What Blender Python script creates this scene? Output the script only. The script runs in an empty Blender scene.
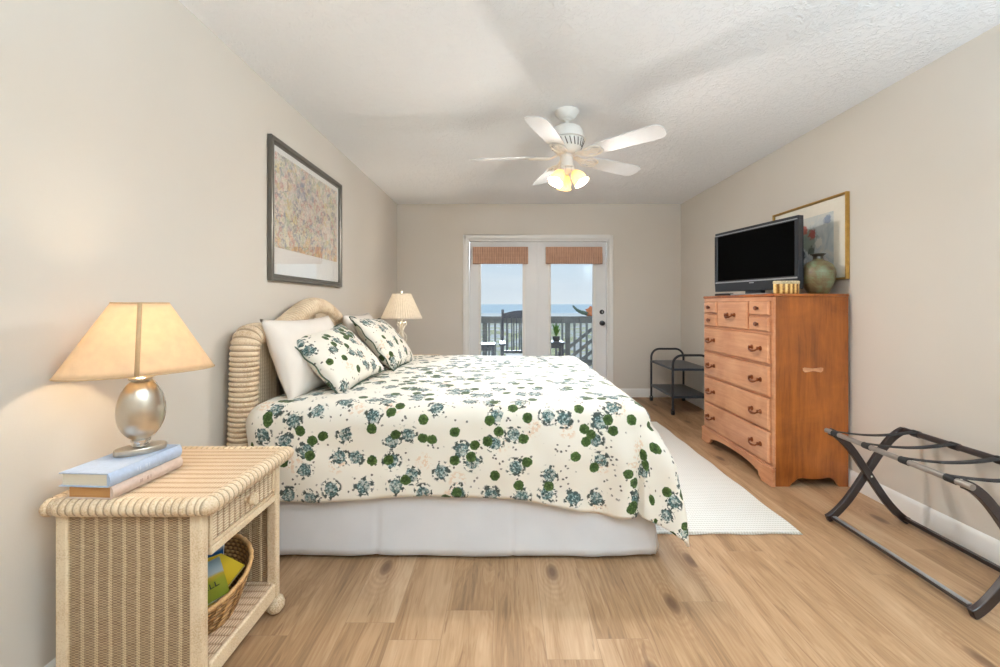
import bpy, bmesh, math, random
from mathutils import Vector, Matrix, noise as mnoise
random.seed(7)
PI = math.pi
sc = bpy.context.scene
# ------------------------------------------------------------------ camera
F = 420.0
cam = bpy.data.cameras.new('camera')
cam.sensor_width = 36; cam.lens = 36 * F / 1000
cam.shift_x = -0.0043; cam.shift_y = -0.0295
cam.clip_start = 0.02; cam.clip_end = 5000
camo = bpy.data.objects.new('camera', cam)
camo.location = (0, 0, 1.176); camo.rotation_euler = (PI / 2, 0, 0)
sc.collection.objects.link(camo); sc.camera = camo
# ------------------------------------------------------------------ view
sc.view_settings.view_transform = 'Standard'; sc.view_settings.look = 'None'
sc.view_settings.gamma = 1; sc.view_settings.use_curve_mapping = False
sc.view_settings.exposure = 0.25
sc.cycles.use_denoising = True
sc.cycles.max_bounces = 10; sc.cycles.diffuse_bounces = 6; sc.cycles.transparent_max_bounces = 12
sc.cycles.sample_clamp_indirect = 6
sc.cycles.caustics_reflective = False; sc.cycles.caustics_refractive = False
# ------------------------------------------------------------------ sky
world = bpy.data.worlds.new('sky'); sc.world = world; world.use_nodes = True
wn = world.node_tree; wn.nodes.clear()
wo = wn.nodes.new('ShaderNodeOutputWorld'); wb = wn.nodes.new('ShaderNodeBackground')
tc = wn.nodes.new('ShaderNodeTexCoord'); sx = wn.nodes.new('ShaderNodeSeparateXYZ')
rp = wn.nodes.new('ShaderNodeValToRGB')
wn.links.new(tc.outputs['Generated'], sx.inputs[0]); wn.links.new(sx.outputs[2], rp.inputs[0])
cl = wn.nodes.new('ShaderNodeTexNoise'); cl.inputs['Scale'].default_value = 3; cl.inputs['Detail'].default_value = 5
mp = wn.nodes.new('ShaderNodeMapping'); mp.inputs['Scale'].default_value = (1, 1, 9)
wn.links.new(tc.outputs['Generated'], mp.inputs[0]); wn.links.new(mp.outputs[0], cl.inputs['Vector'])
mx = wn.nodes.new('ShaderNodeMix'); mx.data_type = 'RGBA'
cr = wn.nodes.new('ShaderNodeMapRange'); cr.inputs[1].default_value = .5; cr.inputs[2].default_value = .75; cr.inputs[4].default_value = .35
wn.links.new(cl.outputs['Fac'], cr.inputs[0]); wn.links.new(cr.outputs[0], mx.inputs[0])
wn.links.new(rp.outputs[0], mx.inputs[6]); mx.inputs[7].default_value = (.83, .9, .95, 1)
wn.links.new(mx.outputs[2], wb.inputs[0]); wn.links.new(wb.outputs[0], wo.inputs[0])
e = rp.color_ramp.elements
e[0].position = 0.0; e[0].color = (.70, .80, .87, 1)
e[1].position = 1.0; e[1].color = (.22, .42, .75, 1)
for p_, c_ in ((.04, (.64, .75, .84, 1)), (.1, (.58, .73, .85, 1)), (.3, (.42, .62, .85, 1))):
    q_ = e.new(p_); q_.color = c_
wb.inputs[1].default_value = 0.86
# ------------------------------------------------------------------ sun: hazy, out over the sea
def light(name, kind, loc, energy, color, rot=(0, 0, 0), parent=None, **kw):
    l = bpy.data.lights.new(name, kind); l.energy = energy; l.color = color
    for k, v in kw.items(): setattr(l, k, v)
    o = bpy.data.objects.new(name, l); o.location = loc; o.rotation_euler = rot
    sc.collection.objects.link(o)
    if parent: o.parent = parent
    return o
SUN = light('sun', 'SUN', (0, 30, 30), 6.8, (.72, .86, 1.0), rot=(math.radians(-73.5), 0, math.radians(-2)), angle=math.radians(24))
# strengths and tints of the unseen fill lights added behind the camera
CEIL_FILL_W = 16.0
UP_FILL_W = 180.0
WARM = (1.0, .86, .68)
UPC = (.64, .86, 1.02)

# ================================================================== helpers
COL = sc.collection
def tag(o, label=None, cat=None, group=None, kind=None):
    if label: o['label'] = label
    if cat: o['category'] = cat
    if group: o['group'] = group
    if kind: o['kind'] = kind
    return o
def thing(name, label, cat, loc=(0, 0, 0), rz=0, group=None):
    o = bpy.data.objects.new(name, None); o.empty_display_size = .05
    COL.objects.link(o); o.location = loc; o.rotation_euler = (0, 0, rz)
    return tag(o, label, cat, group)
def dup_tree(o, parent=None):
    c = o.copy(); COL.objects.link(c); c.parent = parent
    for ch in [x for x in list(bpy.data.objects) if x.parent == o]:
        dup_tree(ch, c)
    return c

class MB:
    """collects shapes, builds ONE mesh object; off = origin subtracted"""
    def __init__(s, off=(0, 0, 0)):
        s.v = []; s.f = []; s.uv = {}; s.off = Vector(off)
    def add(s, vs, fs, uvs=None):
        b = len(s.v)
        s.v += [Vector(p) for p in vs]
        s.f += [tuple(i + b for i in f) for f in fs]
        if uvs:
            for i, u in enumerate(uvs): s.uv[b + i] = u
        return s
    def box(s, x0, x1, y0, y1, z0, z1, M=None):
        p = [Vector((x, y, z)) for z in (z0, z1) for y in (y0, y1) for x in (x0, x1)]
        if M: p = [M @ q for q in p]
        return s.add(p, [(0, 2, 3, 1), (4, 5, 7, 6), (0, 1, 5, 4), (2, 6, 7, 3), (0, 4, 6, 2), (1, 3, 7, 5)])
    def prism(s, pts, a, b, axis='y', M=None):
        """pts 2D outline extruded from a to b along axis. axis x: pts=(y,z); y: (x,z); z: (x,y)"""
        def P(u, v, w):
            return {'x': Vector((w, u, v)), 'y': Vector((u, w, v)), 'z': Vector((u, v, w))}[axis]
        n = len(pts)
        vs = [P(u, v, a) for u, v in pts] + [P(u, v, b) for u, v in pts]
        if M: vs = [M @ q for q in vs]
        fs = [tuple(range(n)), tuple(range(2 * n - 1, n - 1, -1))]
        fs += [(i, i + n, (i + 1) % n + n, (i + 1) % n) for i in range(n)]
        return s.add(vs, fs)
    def tube(s, path, r, n=10, closed=False, up=(0, 0, 1), cap=True, asp=1.0, ustep=None):
        """sweep; r number or list or callable(i,t); asp scales along 'side' axis"""
        P = [Vector(p) for p in path]; m = len(P); rings = []
        up = Vector(up)
        for i, p in enumerate(P):
            if closed: t = (P[(i + 1) % m] - P[i - 1])
            else: t = P[min(i + 1, m - 1)] - P[max(i - 1, 0)]
            t.normalize()
            sd = t.cross(up)
            if sd.length < 1e-3: sd = t.cross(Vector((1, 0, 0)))
            if sd.length < 1e-3: sd = t.cross(Vector((0, 1, 0)))
            sd.normalize(); nn = sd.cross(t).normalized()
            rr = r(i, i / max(1, m - 1)) if callable(r) else (r[i] if isinstance(r, (list, tuple)) else r)
            rings.append([p + sd * math.cos(2 * PI * k / n) * rr * asp + nn * math.sin(2 * PI * k / n) * rr for k in range(n)])
        vs = [q for ring in rings for q in ring]; fs = []
        for i in range(m if closed else m - 1):
            j = (i + 1) % m
            for k in range(n):
                fs.append((i * n + k, i * n + (k + 1) % n, j * n + (k + 1) % n, j * n + k))
        if cap and not closed:
            fs.append(tuple(range(n - 1, -1, -1))); fs.append(tuple(range((m - 1) * n, m * n)))
        return s.add(vs, fs, [(i * ustep, k / n) for i in range(m) for k in range(n)] if ustep else None)
    def lathe(s, prof, c=(0, 0, 0), n=32, sx=1, sy=1, M=None):
        c = Vector(c); vs = []; fs = []; m = len(prof)
        for r, z in prof:
            for k in range(n):
                a = 2 * PI * k / n
                q = Vector((r * sx * math.cos(a), r * sy * math.sin(a), z))
                if M: q = M @ q
                vs.append(c + q)
        for i in range(m - 1):
            for k in range(n):
                fs.append((i * n + k, i * n + (k + 1) % n, (i + 1) * n + (k + 1) % n, (i + 1) * n + k))
        if prof[0][0] > 1e-4: fs.append(tuple(range(n - 1, -1, -1)))
        if prof[-1][0] > 1e-4: fs.append(tuple(range((m - 1) * n, m * n)))
        return s.add(vs, fs)
    def grid(s, fn, nu, nv, uv=None, closeu=False):
        vs = [fn(i / nu, j / nv) for j in range(nv + 1) for i in range(nu + 1)]
        us = [uv(i / nu, j / nv) for j in range(nv + 1) for i in range(nu + 1)] if uv else None
        w = nu + 1
        fs = [(j * w + i, j * w + i + 1, (j + 1) * w + i + 1, (j + 1) * w + i) for j in range(nv) for i in range(nu)]
        return s.add(vs, fs, us)
    def build(s, name, mat, parent=None, bevel=0, seg=2, smooth=True, solid=0, sub=0, ang=40, label=None, merge=True):
        me = bpy.data.meshes.new(name)
        me.from_pydata([tuple(p - s.off) for p in s.v], [], s.f)
        if s.uv:
            ul = me.uv_layers.new(name='UVMap')
            for lp in me.loops: ul.data[lp.index].uv = s.uv.get(lp.vertex_index, (0, 0))
        bm = bmesh.new(); bm.from_mesh(me)
        if merge: bmesh.ops.remove_doubles(bm, verts=bm.verts, dist=1e-5)
        bmesh.ops.recalc_face_normals(bm, faces=bm.faces)
        bm.to_mesh(me); bm.free()
        if smooth:
            me.shade_smooth(); me.set_sharp_from_angle(angle=math.radians(ang))
        me.materials.append(mat)
        o = bpy.data.objects.new(name, me); COL.objects.link(o)
        if parent is not None: o.parent = parent
        else: o.location = s.off
        if solid:
            m = o.modifiers.new('solid', 'SOLIDIFY'); m.thickness = solid; m.offset = 0
        if sub:
            m = o.modifiers.new('sub', 'SUBSURF'); m.levels = sub; m.render_levels = sub
        if bevel:
            m = o.modifiers.new('bevel', 'BEVEL'); m.width = bevel; m.segments = seg; m.limit_method = 'ANGLE'
            m.angle_limit = math.radians(40); m.harden_normals = False
        if label: o['label'] = label
        return o
def lettering(name, text, size, loc, rot, mat, parent, ext=.0003, align='CENTER', spacing=1.0):
    c = bpy.data.curves.new(name, 'FONT'); c.body = text; c.size = size; c.extrude = ext
    c.align_x = align; c.align_y = 'CENTER'; c.space_character = spacing
    c.materials.append(mat)
    tmp = bpy.data.objects.new(name, c); COL.objects.link(tmp)
    me = bpy.data.meshes.new_from_object(tmp.evaluated_get(bpy.context.evaluated_depsgraph_get()))
    bpy.data.objects.remove(tmp)
    if not me.materials: me.materials.append(mat)
    o = bpy.data.objects.new(name, me); COL.objects.link(o); o.parent = parent
    o.location = loc; o.rotation_euler = rot
    return o
def smooth_path(pts, k=8, closed=False):
    P = [Vector(p) for p in pts]; n = len(P); out = []
    for i in range(n if closed else n - 1):
        if closed: a, b, c, d = P[i - 1], P[i], P[(i + 1) % n], P[(i + 2) % n]
        else: a, b, c, d = P[max(i - 1, 0)], P[i], P[i + 1], P[min(i + 2, n - 1)]
        for j in range(k):
            t = j / k
            out.append(.5 * ((2 * b) + (c - a) * t + (2 * a - 5 * b + 4 * c - d) * t * t + (3 * b - a - 3 * c + d) * t ** 3))
    if not closed: out.append(P[-1])
    return out
def resample(path, step):
    out = [Vector(path[0])]; acc = 0
    for a, b in zip(path[:-1], path[1:]):
        a = Vector(a); b = Vector(b); L = (b - a).length
        if L < 1e-9: continue
        pos = step - acc
        while pos <= L:
            out.append(a.lerp(b, pos / L)); pos += step
        acc = L - (pos - step)
    return out

# ================================================================== materials
class NT:
    def __init__(s, name):
        s.mat = bpy.data.materials.new(name); s.mat.use_nodes = True
        s.t = s.mat.node_tree; s.b = s.t.nodes['Principled BSDF']; s.out = s.t.nodes['Material Output']
    def n(s, ty): return s.t.nodes.new(ty)
    def set(s, sock, v):
        if isinstance(v, bpy.types.NodeSocket): s.t.links.new(v, sock)
        elif isinstance(v, (tuple, list)) and sock.type == 'RGBA': sock.default_value = tuple(v)[:3] + (1,)
        else: sock.default_value = v
    def m(s, op, a, b=0.0, c=None):
        x = s.n('ShaderNodeMath'); x.operation = op
        s.set(x.inputs[0], a); s.set(x.inputs[1], b)
        if c is not None: s.set(x.inputs[2], c)
        return x.outputs[0]
    def coords(s, kind='Object'): return s.n('ShaderNodeTexCoord').outputs[kind]
    def sep(s, v):
        x = s.n('ShaderNodeSeparateXYZ'); s.set(x.inputs[0], v); return x.outputs
    def comb(s, x, y, z=0.0):
        q = s.n('ShaderNodeCombineXYZ'); s.set(q.inputs[0], x); s.set(q.inputs[1], y); s.set(q.inputs[2], z); return q.outputs[0]
    def vscale(s, v, sc_, off=(0, 0, 0)):
        q = s.n('ShaderNodeMapping'); s.set(q.inputs[0], v); q.inputs['Scale'].default_value = sc_; q.inputs['Location'].default_value = off
        return q.outputs[0]
    def noise(s, v, scale, detail=4, rough=.5, dist=0.0, color=False):
        q = s.n('ShaderNodeTexNoise'); s.set(q.inputs['Vector'], v)
        q.inputs['Scale'].default_value = scale; q.inputs['Detail'].default_value = detail
        q.inputs['Roughness'].default_value = rough; q.inputs['Distortion'].default_value = dist
        return q.outputs['Color'] if color else q.outputs['Fac']
    def vor(s, v, scale, rnd=1.0, dim='2D', out='Distance', feat='F1'):
        q = s.n('ShaderNodeTexVoronoi'); q.voronoi_dimensions = dim; q.feature = feat
        s.set(q.inputs['Vector'], v); q.inputs['Scale'].default_value = scale; q.inputs['Randomness'].default_value = rnd
        return q.outputs if out is None else q.outputs[out]
    def white(s, v, out='Value'):
        q = s.n('ShaderNodeTexWhiteNoise'); q.noise_dimensions = '3D'; s.set(q.inputs['Vector'], v); return q.outputs[out]
    def ramp(s, f, stops, interp='LINEAR'):
        q = s.n('ShaderNodeValToRGB'); s.set(q.inputs[0], f); e = q.color_ramp.elements; q.color_ramp.interpolation = interp
        while len(e) < len(stops): e.new(.5)
        for i, (p, c) in enumerate(stops): e[i].position = p; e[i].color = tuple(c)[:3] + (1,)
        return q.outputs[0]
    def mix(s, f, a, b, mode='MIX'):
        q = s.n('ShaderNodeMix'); q.data_type = 'RGBA'; q.blend_type = mode
        s.set(q.inputs[0], f); s.set(q.inputs[6], a); s.set(q.inputs[7], b); return q.outputs[2]
    def step(s, x, a, b):
        q = s.n('ShaderNodeMapRange'); q.interpolation_type = 'SMOOTHSTEP'; s.set(q.inputs[0], x)
        s.set(q.inputs[1], a); s.set(q.inputs[2], b); return q.outputs[0]
    def bump(s, h, strength=.5, dist=.01):
        q = s.n('ShaderNodeBump'); s.set(q.inputs['Height'], h); q.inputs['Strength'].default_value = strength
        q.inputs['Distance'].default_value = dist; s.t.links.new(q.outputs[0], s.b.inputs['Normal']); return q.outputs[0]
    def fin(s, color, rough=.5, metal=0.0, spec=.5, **kw):
        s.set(s.b.inputs['Base Color'], color); s.set(s.b.inputs['Roughness'], rough)
        s.set(s.b.inputs['Metallic'], metal); s.b.inputs['Specular IOR Level'].default_value = spec
        for k, v in kw.items(): s.set(s.b.inputs[k], v)
        return s.mat
def lin(r, g, b):
    f = lambda c: (c / 255 / 12.92) if c / 255 <= .04045 else ((c / 255 + .055) / 1.055) ** 2.4
    return (f(r), f(g), f(b))
def plain(name, col, rough=.5, metal=0, spec=.5, var=.06, scale=30, bump=0, bscale=60, **kw):
    t = NT(name); c = t.coords()
    f = t.noise(c, scale, 3)
    dk = tuple(x * (1 - var) for x in col); lt = tuple(min(1, x * (1 + var)) for x in col)
    colr = t.ramp(f, [(.3, dk), (.7, lt)])
    if bump: t.bump(t.noise(c, bscale, 4), bump, .003)
    return t.fin(colr, rough, metal, spec, **kw)

def mk_wall():
    t = NT('wall_paint'); c = t.coords()
    t.bump(t.noise(c, 120, 5, .6), .12, .002)
    f = t.noise(c, 1.2, 2)
    return t.fin(t.ramp(f, [(.3, lin(212, 205, 195)), (.7, lin(216, 209, 200))]), .75, 0, .3)
def mk_ceiling():
    t = NT('ceiling_texture'); c = t.coords()
    h = t.noise(c, 26, 6, .62, 1.2); h2 = t.step(h, .46, .62)
    t.bump(t.m('ADD', h2, t.m('MULTIPLY', t.noise(c, 110, 3), .4)), .55, .005)
    return t.fin(lin(242, 244, 247), .85, 0, .2)
def mk_floor():
    t = NT('oak_planks'); x, y, z = t.sep(t.coords())
    w, L = .182, 1.24
    cx = t.m('DIVIDE', t.m('ADD', x, 10.05), w); col = t.m('FLOOR', cx)
    rc = t.white(t.comb(col, 3.1, 7.7))
    ry = t.m('ADD', t.m('DIVIDE', t.m('ADD', y, 10), L), t.m('MULTIPLY', rc, 5.0)); row = t.m('FLOOR', ry)
    rv = t.white(t.comb(col, row, 1.5)); rv2 = t.white(t.comb(col, row, 9.5))
    fx = t.m('FRACT', cx); fy = t.m('FRACT', ry)
    ex = t.m('MULTIPLY', t.m('MINIMUM', fx, t.m('SUBTRACT', 1.0, fx)), w)
    ey = t.m('MULTIPLY', t.m('MINIMUM', fy, t.m('SUBTRACT', 1.0, fy)), L)
    ed = t.m('MINIMUM', ex, ey); groove = t.step(ed, .0003, .0016)
    gx = t.m('ADD', x, t.m('MULTIPLY', rv, 37)); gy = t.m('ADD', y, t.m('MULTIPLY', rv2, 23))
    fine = t.noise(t.comb(t.m('MULTIPLY', gx, 1.0), t.m('MULTIPLY', gy, .05)), 85, 5, .6, .3)
    mid = t.noise(t.comb(gx, t.m('MULTIPLY', gy, .13)), 9, 4, .55, .9)
    rings = t.m('SINE', t.m('MULTIPLY', mid, 75)); rings = t.m('MULTIPLY_ADD', rings, .5, .5)
    # knots
    kv = t.comb(gx, t.m('MULTIPLY', gy, .45)); kd = t.vor(kv, 2.3, 1, '2D')
    kn = t.step(kd, .085, .02); knr = t.m('MULTIPLY_ADD', t.m('SINE', t.m('ADD', t.m('MULTIPLY', kd, 190), t.m('MULTIPLY', mid, 9))), .5, .5)
    halo = t.step(kd, .30, .05)
    v = t.m('ADD', t.m('MULTIPLY', fine, .34), t.m('MULTIPLY', mid, .50))
    v = t.m('ADD', v, t.m('MULTIPLY', rings, .05)); v = t.m('ADD', v, t.m('MULTIPLY', t.m('SUBTRACT', rv, .5), .15))
    colr = t.ramp(v, [(.25, lin(122, 92, 64)), (.37, lin(152, 117, 84)), (.47, lin(170, 135, 101)), (.64, lin(190, 158, 126))])
    crack = t.step(t.noise(t.comb(gx, t.m('MULTIPLY', gy, .085)), 26, 3, .5, 1.2), .64, .71)
    dark = t.m('MULTIPLY', crack, .5)
    colr = t.mix(dark, colr, lin(110, 76, 52))
    colr = t.mix(t.m('MULTIPLY', t.m('MULTIPLY', halo, knr), .40), colr, lin(138, 100, 70))
    colr = t.mix(t.m('MULTIPLY', kn, .85), colr, lin(95, 66, 46))
    colr = t.mix(t.m('SUBTRACT', 1.0, groove), colr, lin(146, 114, 86))
    t.bump(t.m('ADD', groove, t.m('MULTIPLY', fine, .15)), .25, .0015)
    return t.fin(colr, t.m('MULTIPLY_ADD', fine, .15, .36), 0, .4)
def mk_wicker(name, u, v, pu=.027, pv=.0085, lt=(236, 219, 192), dk=(150, 116, 82), strength=.9):
    """woven cane; u = axis across the ribs, v = axis along the ribs"""
    t = NT(name); s = t.sep(t.coords()); U = s['XYZ'.index(u)]; V = s['XYZ'.index(v)]
    nz = t.noise(t.coords(), 9, 3)
    a = t.m('ADD', t.m('DIVIDE', U, pu), t.m('MULTIPLY', nz, .12)); fl = t.m('FLOOR', a); fr = t.m('FRACT', a)
    rib = t.m('SINE', t.m('MULTIPLY', fr, PI))                               # 0 at edges
    par = t.m('MULTIPLY', t.m('FRACT', t.m('MULTIPLY', fl, .5)), 2 * PI)       # 0 or pi
    wv = t.m('SINE', t.m('ADD', t.m('MULTIPLY', t.m('DIVIDE', V, pv), 2 * PI), par))
    wv = t.m('MULTIPLY_ADD', wv, .5, .5)
    h = t.m('ADD', t.m('MULTIPLY', t.m('POWER', rib, .6), .6), t.m('MULTIPLY', wv, .45))
    t.bump(h, strength, .006)
    sh = t.m('MULTIPLY', t.m('POWER', rib, .5), t.m('MULTIPLY_ADD', wv, .55, .45))
    var = t.noise(t.coords(), 160, 2)
    sh = t.m('ADD', sh, t.m('MULTIPLY', t.m('SUBTRACT', var, .5), .3))
    c = t.ramp(sh, [(.05, lin(*dk)), (.5, lin(*[(p + q * 2) / 3 for p, q in zip(dk, lt)])), (.9, lin(*lt))])
    return t.fin(c, .55, 0, .3)
def mk_wicker2(name, u, v, pu=.040, pv=.0075, lt=(206, 182, 148), dk=(110, 82, 56)):  # tones darkened, the unlit side's shade put into the weave colour
    """broad woven columns between slim pale stakes"""
    t = NT(name); s = t.sep(t.coords()); U = s['XYZ'.index(u)]; V = s['XYZ'.index(v)]
    nz = t.noise(t.coords(), 6, 3); a = t.m('ADD', t.m('DIVIDE', U, pu), t.m('MULTIPLY', nz, .15)); fr = t.m('FRACT', a)
    stake = t.step(t.m('ABSOLUTE', t.m('SUBTRACT', fr, .5)), .17, .09)
    vv = t.m('ADD', t.m('DIVIDE', V, pv), t.m('MULTIPLY', t.noise(t.coords(), 40, 2), .8))
    wv = t.m('MULTIPLY_ADD', t.m('SINE', t.m('ADD', t.m('MULTIPLY', vv, 2 * PI), t.m('MULTIPLY', t.m('FLOOR', t.m('MULTIPLY', fr, 4)), PI))), .5, .5)
    cell = t.noise(t.vscale(t.coords(), (60, 60, 170)), 1, 2)
    h = t.m('ADD', t.m('MULTIPLY', stake, .7), t.m('MULTIPLY', wv, .45)); t.bump(h, .8, .005)
    sh = t.m('ADD', t.m('MULTIPLY', stake, .35), t.m('MULTIPLY', wv, .38)); sh = t.m('ADD', sh, t.m('MULTIPLY', cell, .35))
    return t.fin(t.ramp(sh, [(.12, lin(*dk)), (.45, lin(*[(p + q * 1.6) / 2.6 for p, q in zip(dk, lt)])), (.9, lin(*lt))]), .55, 0, .3)
def mk_wrap(name, lt=(238, 222, 196), dk=(176, 142, 106), period=0):
    """smooth wrapped cane"""
    t = NT(name); c = t.coords(); v = t.noise(c, 220, 3); b = t.noise(c, 14, 3)
    t.bump(v, .3, .002)
    col = t.ramp(t.m('ADD', t.m('MULTIPLY', v, .6), t.m('MULTIPLY', b, .4)), [(.3, lin(*dk)), (.55, lin(*lt))])
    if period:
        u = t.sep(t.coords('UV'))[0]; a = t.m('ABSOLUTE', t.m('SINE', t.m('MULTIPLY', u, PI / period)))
        col = t.mix(t.m('MULTIPLY', t.step(a, .55, .05), .8), col, lin(*[x * .72 for x in dk]))  # crevice shade between the coils, painted into the cane colour
    return t.fin(col, .5, 0, .35)
def mk_wood(name, c0, c1, axis='z', rough=.38, coat=.0, scale=1.0):
    t = NT(name); s = t.sep(t.coords())
    k = {'x': (.08, 1, 1), 'y': (1, .08, 1), 'z': (1, 1, .08)}[axis]
    v = t.vscale(t.coords(), k)
    a = t.noise(v, 22 * scale, 5, .6, .8); b = t.noise(v, 90 * scale, 3, .6)
    m = t.m('ADD', t.m('MULTIPLY', a, .7), t.m('MULTIPLY', b, .3))
    bl = t.noise(t.coords(), 3.2, 4, .6, .5)
    m = t.m('ADD', t.m('MULTIPLY', m, .55), t.m('MULTIPLY', bl, .45))
    t.bump(b, .06, .001)
    return t.fin(t.ramp(m, [(.33, lin(*c0)), (.62, lin(*c1))]), rough, 0, .45, **{'Coat Weight': coat, 'Coat Roughness': .25})
def mk_floral():
    t = NT('floral_cotton'); uv = t.coords('UV')
    n1 = t.noise(uv, 3, 3); base = t.ramp(n1, [(.3, lin(229, 222, 209)), (.7, lin(235, 229, 218))])
    wob = t.noise(uv, 60, 3, .6, color=True)
    q = t.n('ShaderNodeVectorMath'); q.operation = 'SCALE'; t.t.links.new(wob, q.inputs[0]); q.inputs['Scale'].default_value = .014
    q2 = t.n('ShaderNodeVectorMath'); q2.operation = 'ADD'; t.t.links.new(uv, q2.inputs[0]); t.t.links.new(q.outputs[0], q2.inputs[1])
    wv = q2.outputs[0]
    def layer(scale, off, keep, r0, r1, rnd=.75):
        v = t.vscale(wv, (1, 1, 1), off); o = t.vor(v, scale, rnd, '2D', None)
        sel = t.white(o['Color']); k = t.m('LESS_THAN', sel, keep)
        return t.m('MULTIPLY', t.step(o['Distance'], r1, r0), k), o['Distance'], k, v
    col = base
    # faint ochre leaves
    m, d, k, v = layer(6.5, (.7, .2, 0), .35, .18, .30)
    sp = t.step(t.noise(wv, 70, 3), .50, .58)
    col = t.mix(t.m('MULTIPLY', t.m('MULTIPLY', m, sp), .45), col, lin(214, 160, 104))
    # tiny dark specks and buds
    m, d, k, v = layer(46, (3.3, 1.7, 0), .30, .16, .30, 1)
    m = t.m('MULTIPLY', m, t.step(t.noise(uv, 9, 3), .50, .56))
    col = t.mix(t.m('MULTIPLY', m, .9), col, lin(62, 52, 46))
    # blue grey roses with dark leaves around
    m, d, k, v = layer(8.6, (5.1, 2.4, 0), .62, .22, .28)
    pet = t.step(t.noise(wv, 75, 3, .6), .42, .56)
    ros = t.ramp(t.noise(wv, 110, 3), [(.36, lin(32, 54, 52)), (.54, lin(84, 110, 108)), (.70, lin(190, 204, 200))])
    ringm = t.m('MULTIPLY', t.m('MULTIPLY', t.step(d, .44, .36), t.step(t.noise(wv, 52, 2), .50, .55)), k)
    col = t.mix(t.m('MULTIPLY', ringm, .95), col, lin(30, 46, 40))
    col = t.mix(t.m('MULTIPLY', m, t.m('MULTIPLY_ADD', pet, .5, .5)), col, ros)
    # green rosettes, often in pairs
    for off, kp in (((1.2, 4.6, 0), .46), ((2.9, 7.3, 0), .34)):
        m, d, k, v = layer(8.6, off, kp, .19, .215, .8)
        gr = t.ramp(t.m('ADD', t.noise(wv, 95, 4, .7), t.m('MULTIPLY', d, .8)), [(.40, lin(26, 42, 16)), (.64, lin(60, 80, 34)), (.88, lin(118, 134, 80))])
        col = t.mix(m, col, gr)
    t.bump(t.noise(uv, 900, 2), .12, .001)
    return t.fin(col, .85, 0, .15, **{'Sheen Weight': .15})
def mk_fabric(name, c, bump=.25, scale=500, trans=0.0):
    t = NT(name); co = t.coords(); t.bump(t.noise(co, scale, 2), bump, .001)
    f = t.noise(co, 5, 3)
    return t.fin(t.ramp(f, [(.3, lin(*[x * .97 for x in c])), (.7, lin(*c))]), .9, 0, .15)
def mk_shade(name, c, strength=.55, pleat=0):
    t = NT(name)
    colr = t.ramp(t.noise(t.coords(), 40, 3), [(.3, lin(*[x * .96 for x in c])), (.7, lin(*c))])
    t.bump(t.noise(t.coords(), 420, 2), .3, .001)
    m = t.fin(colr, .85, 0, .2)
    tr = t.n('ShaderNodeBsdfTranslucent'); t.set(tr.inputs[0], colr)
    mx_ = t.n('ShaderNodeMixShader'); mx_.inputs[0].default_value = strength
    t.t.links.new(t.b.outputs[0], mx_.inputs[1]); t.t.links.new(tr.outputs[0], mx_.inputs[2]); t.t.links.new(mx_.outputs[0], t.out.inputs[0])
    return m
def mk_glass(name='window_glass', tint=(1, 1, 1), refl=1.0, ior=1.45):
    t = NT(name); t.t.nodes.remove(t.b)
    fr = t.n('ShaderNodeFresnel'); geo = t.n('ShaderNodeNewGeometry')
    t.t.links.new(t.m('MULTIPLY_ADD', geo.outputs['Backfacing'], 1 / ior - ior, ior), fr.inputs[0])
    ns = t.noise(t.coords(), 2.0, 1)
    a = t.n('ShaderNodeBsdfTransparent'); t.set(a.inputs[0], t.mix(t.m('MULTIPLY', ns, .01), tint, (.95, 1, .97)))
    g = t.n('ShaderNodeBsdfGlossy'); g.inputs['Roughness'].default_value = .0
    mx_ = t.n('ShaderNodeMixShader'); t.t.links.new(t.m('MULTIPLY', fr.outputs[0], refl), mx_.inputs[0])
    t.t.links.new(a.outputs[0], mx_.inputs[1]); t.t.links.new(g.outputs[0], mx_.inputs[2]); t.t.links.new(mx_.outputs[0], t.out.inputs[0])
    return t.mat
def mk_emit(name, c, s):
    t = NT(name); f = t.noise(t.coords(), 8, 1)
    t.fin((.9, .9, .9), .4); t.set(t.b.inputs['Emission Color'], t.ramp(f, [(0, c), (1, c)])); t.b.inputs['Emission Strength'].default_value = s
    return t.mat
M = {}
M['wall'] = mk_wall(); M['ceil'] = mk_ceiling(); M['floor'] = mk_floor()
M['trim'] = plain('white_trim_paint', lin(236, 235, 232), .35, var=.02, scale=4)
M['door'] = plain('white_door_paint', lin(230, 231, 232), .35, var=.02, scale=4)
M['fanwhite'] = plain('fan_white_enamel', lin(236, 234, 229), .35, var=.02)
M['fanblade'] = plain('fan_blade_white', lin(216, 218, 221), .4, var=.02)
M['vent'] = plain('dark_vent_slots', lin(70, 60, 50), .7)
M['blade_edge'] = plain('blade_edge_grey', lin(150, 148, 144), .6)
M['w_xz'] = mk_wicker2('wicker_side', 'X', 'Z'); M['w_yz'] = mk_wicker('wicker_front', 'Y', 'Z')
M['w_yx'] = mk_wicker('wicker_top', 'Y', 'X', .034, .009, (226, 202, 172), (166, 132, 98), .9)
M['w_head'] = mk_wicker('wicker_headboard_panel', 'Y', 'Z', .016, .007, (238, 224, 200), (172, 142, 108), .7)
M['wrap'] = mk_wrap('wrapped_cane', (224, 204, 174), (168, 134, 98)); M['wrap2'] = mk_wrap('wrapped_cane_pale', (220, 200, 170), (188, 158, 122))
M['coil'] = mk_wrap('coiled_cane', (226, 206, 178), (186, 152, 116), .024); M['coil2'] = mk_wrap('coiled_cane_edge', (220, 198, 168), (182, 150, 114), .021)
M['basket'] = mk_wicker('basket_weave', 'Z', 'X', .012, .02, (186, 140, 88), (84, 52, 26), .9)
M['basket_rim'] = mk_wrap('basket_rim_cane', (204, 160, 108), (140, 98, 58))
M['floral'] = mk_floral()
M['piping'] = plain('dark_green_piping', lin(70, 86, 70), .8)
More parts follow.
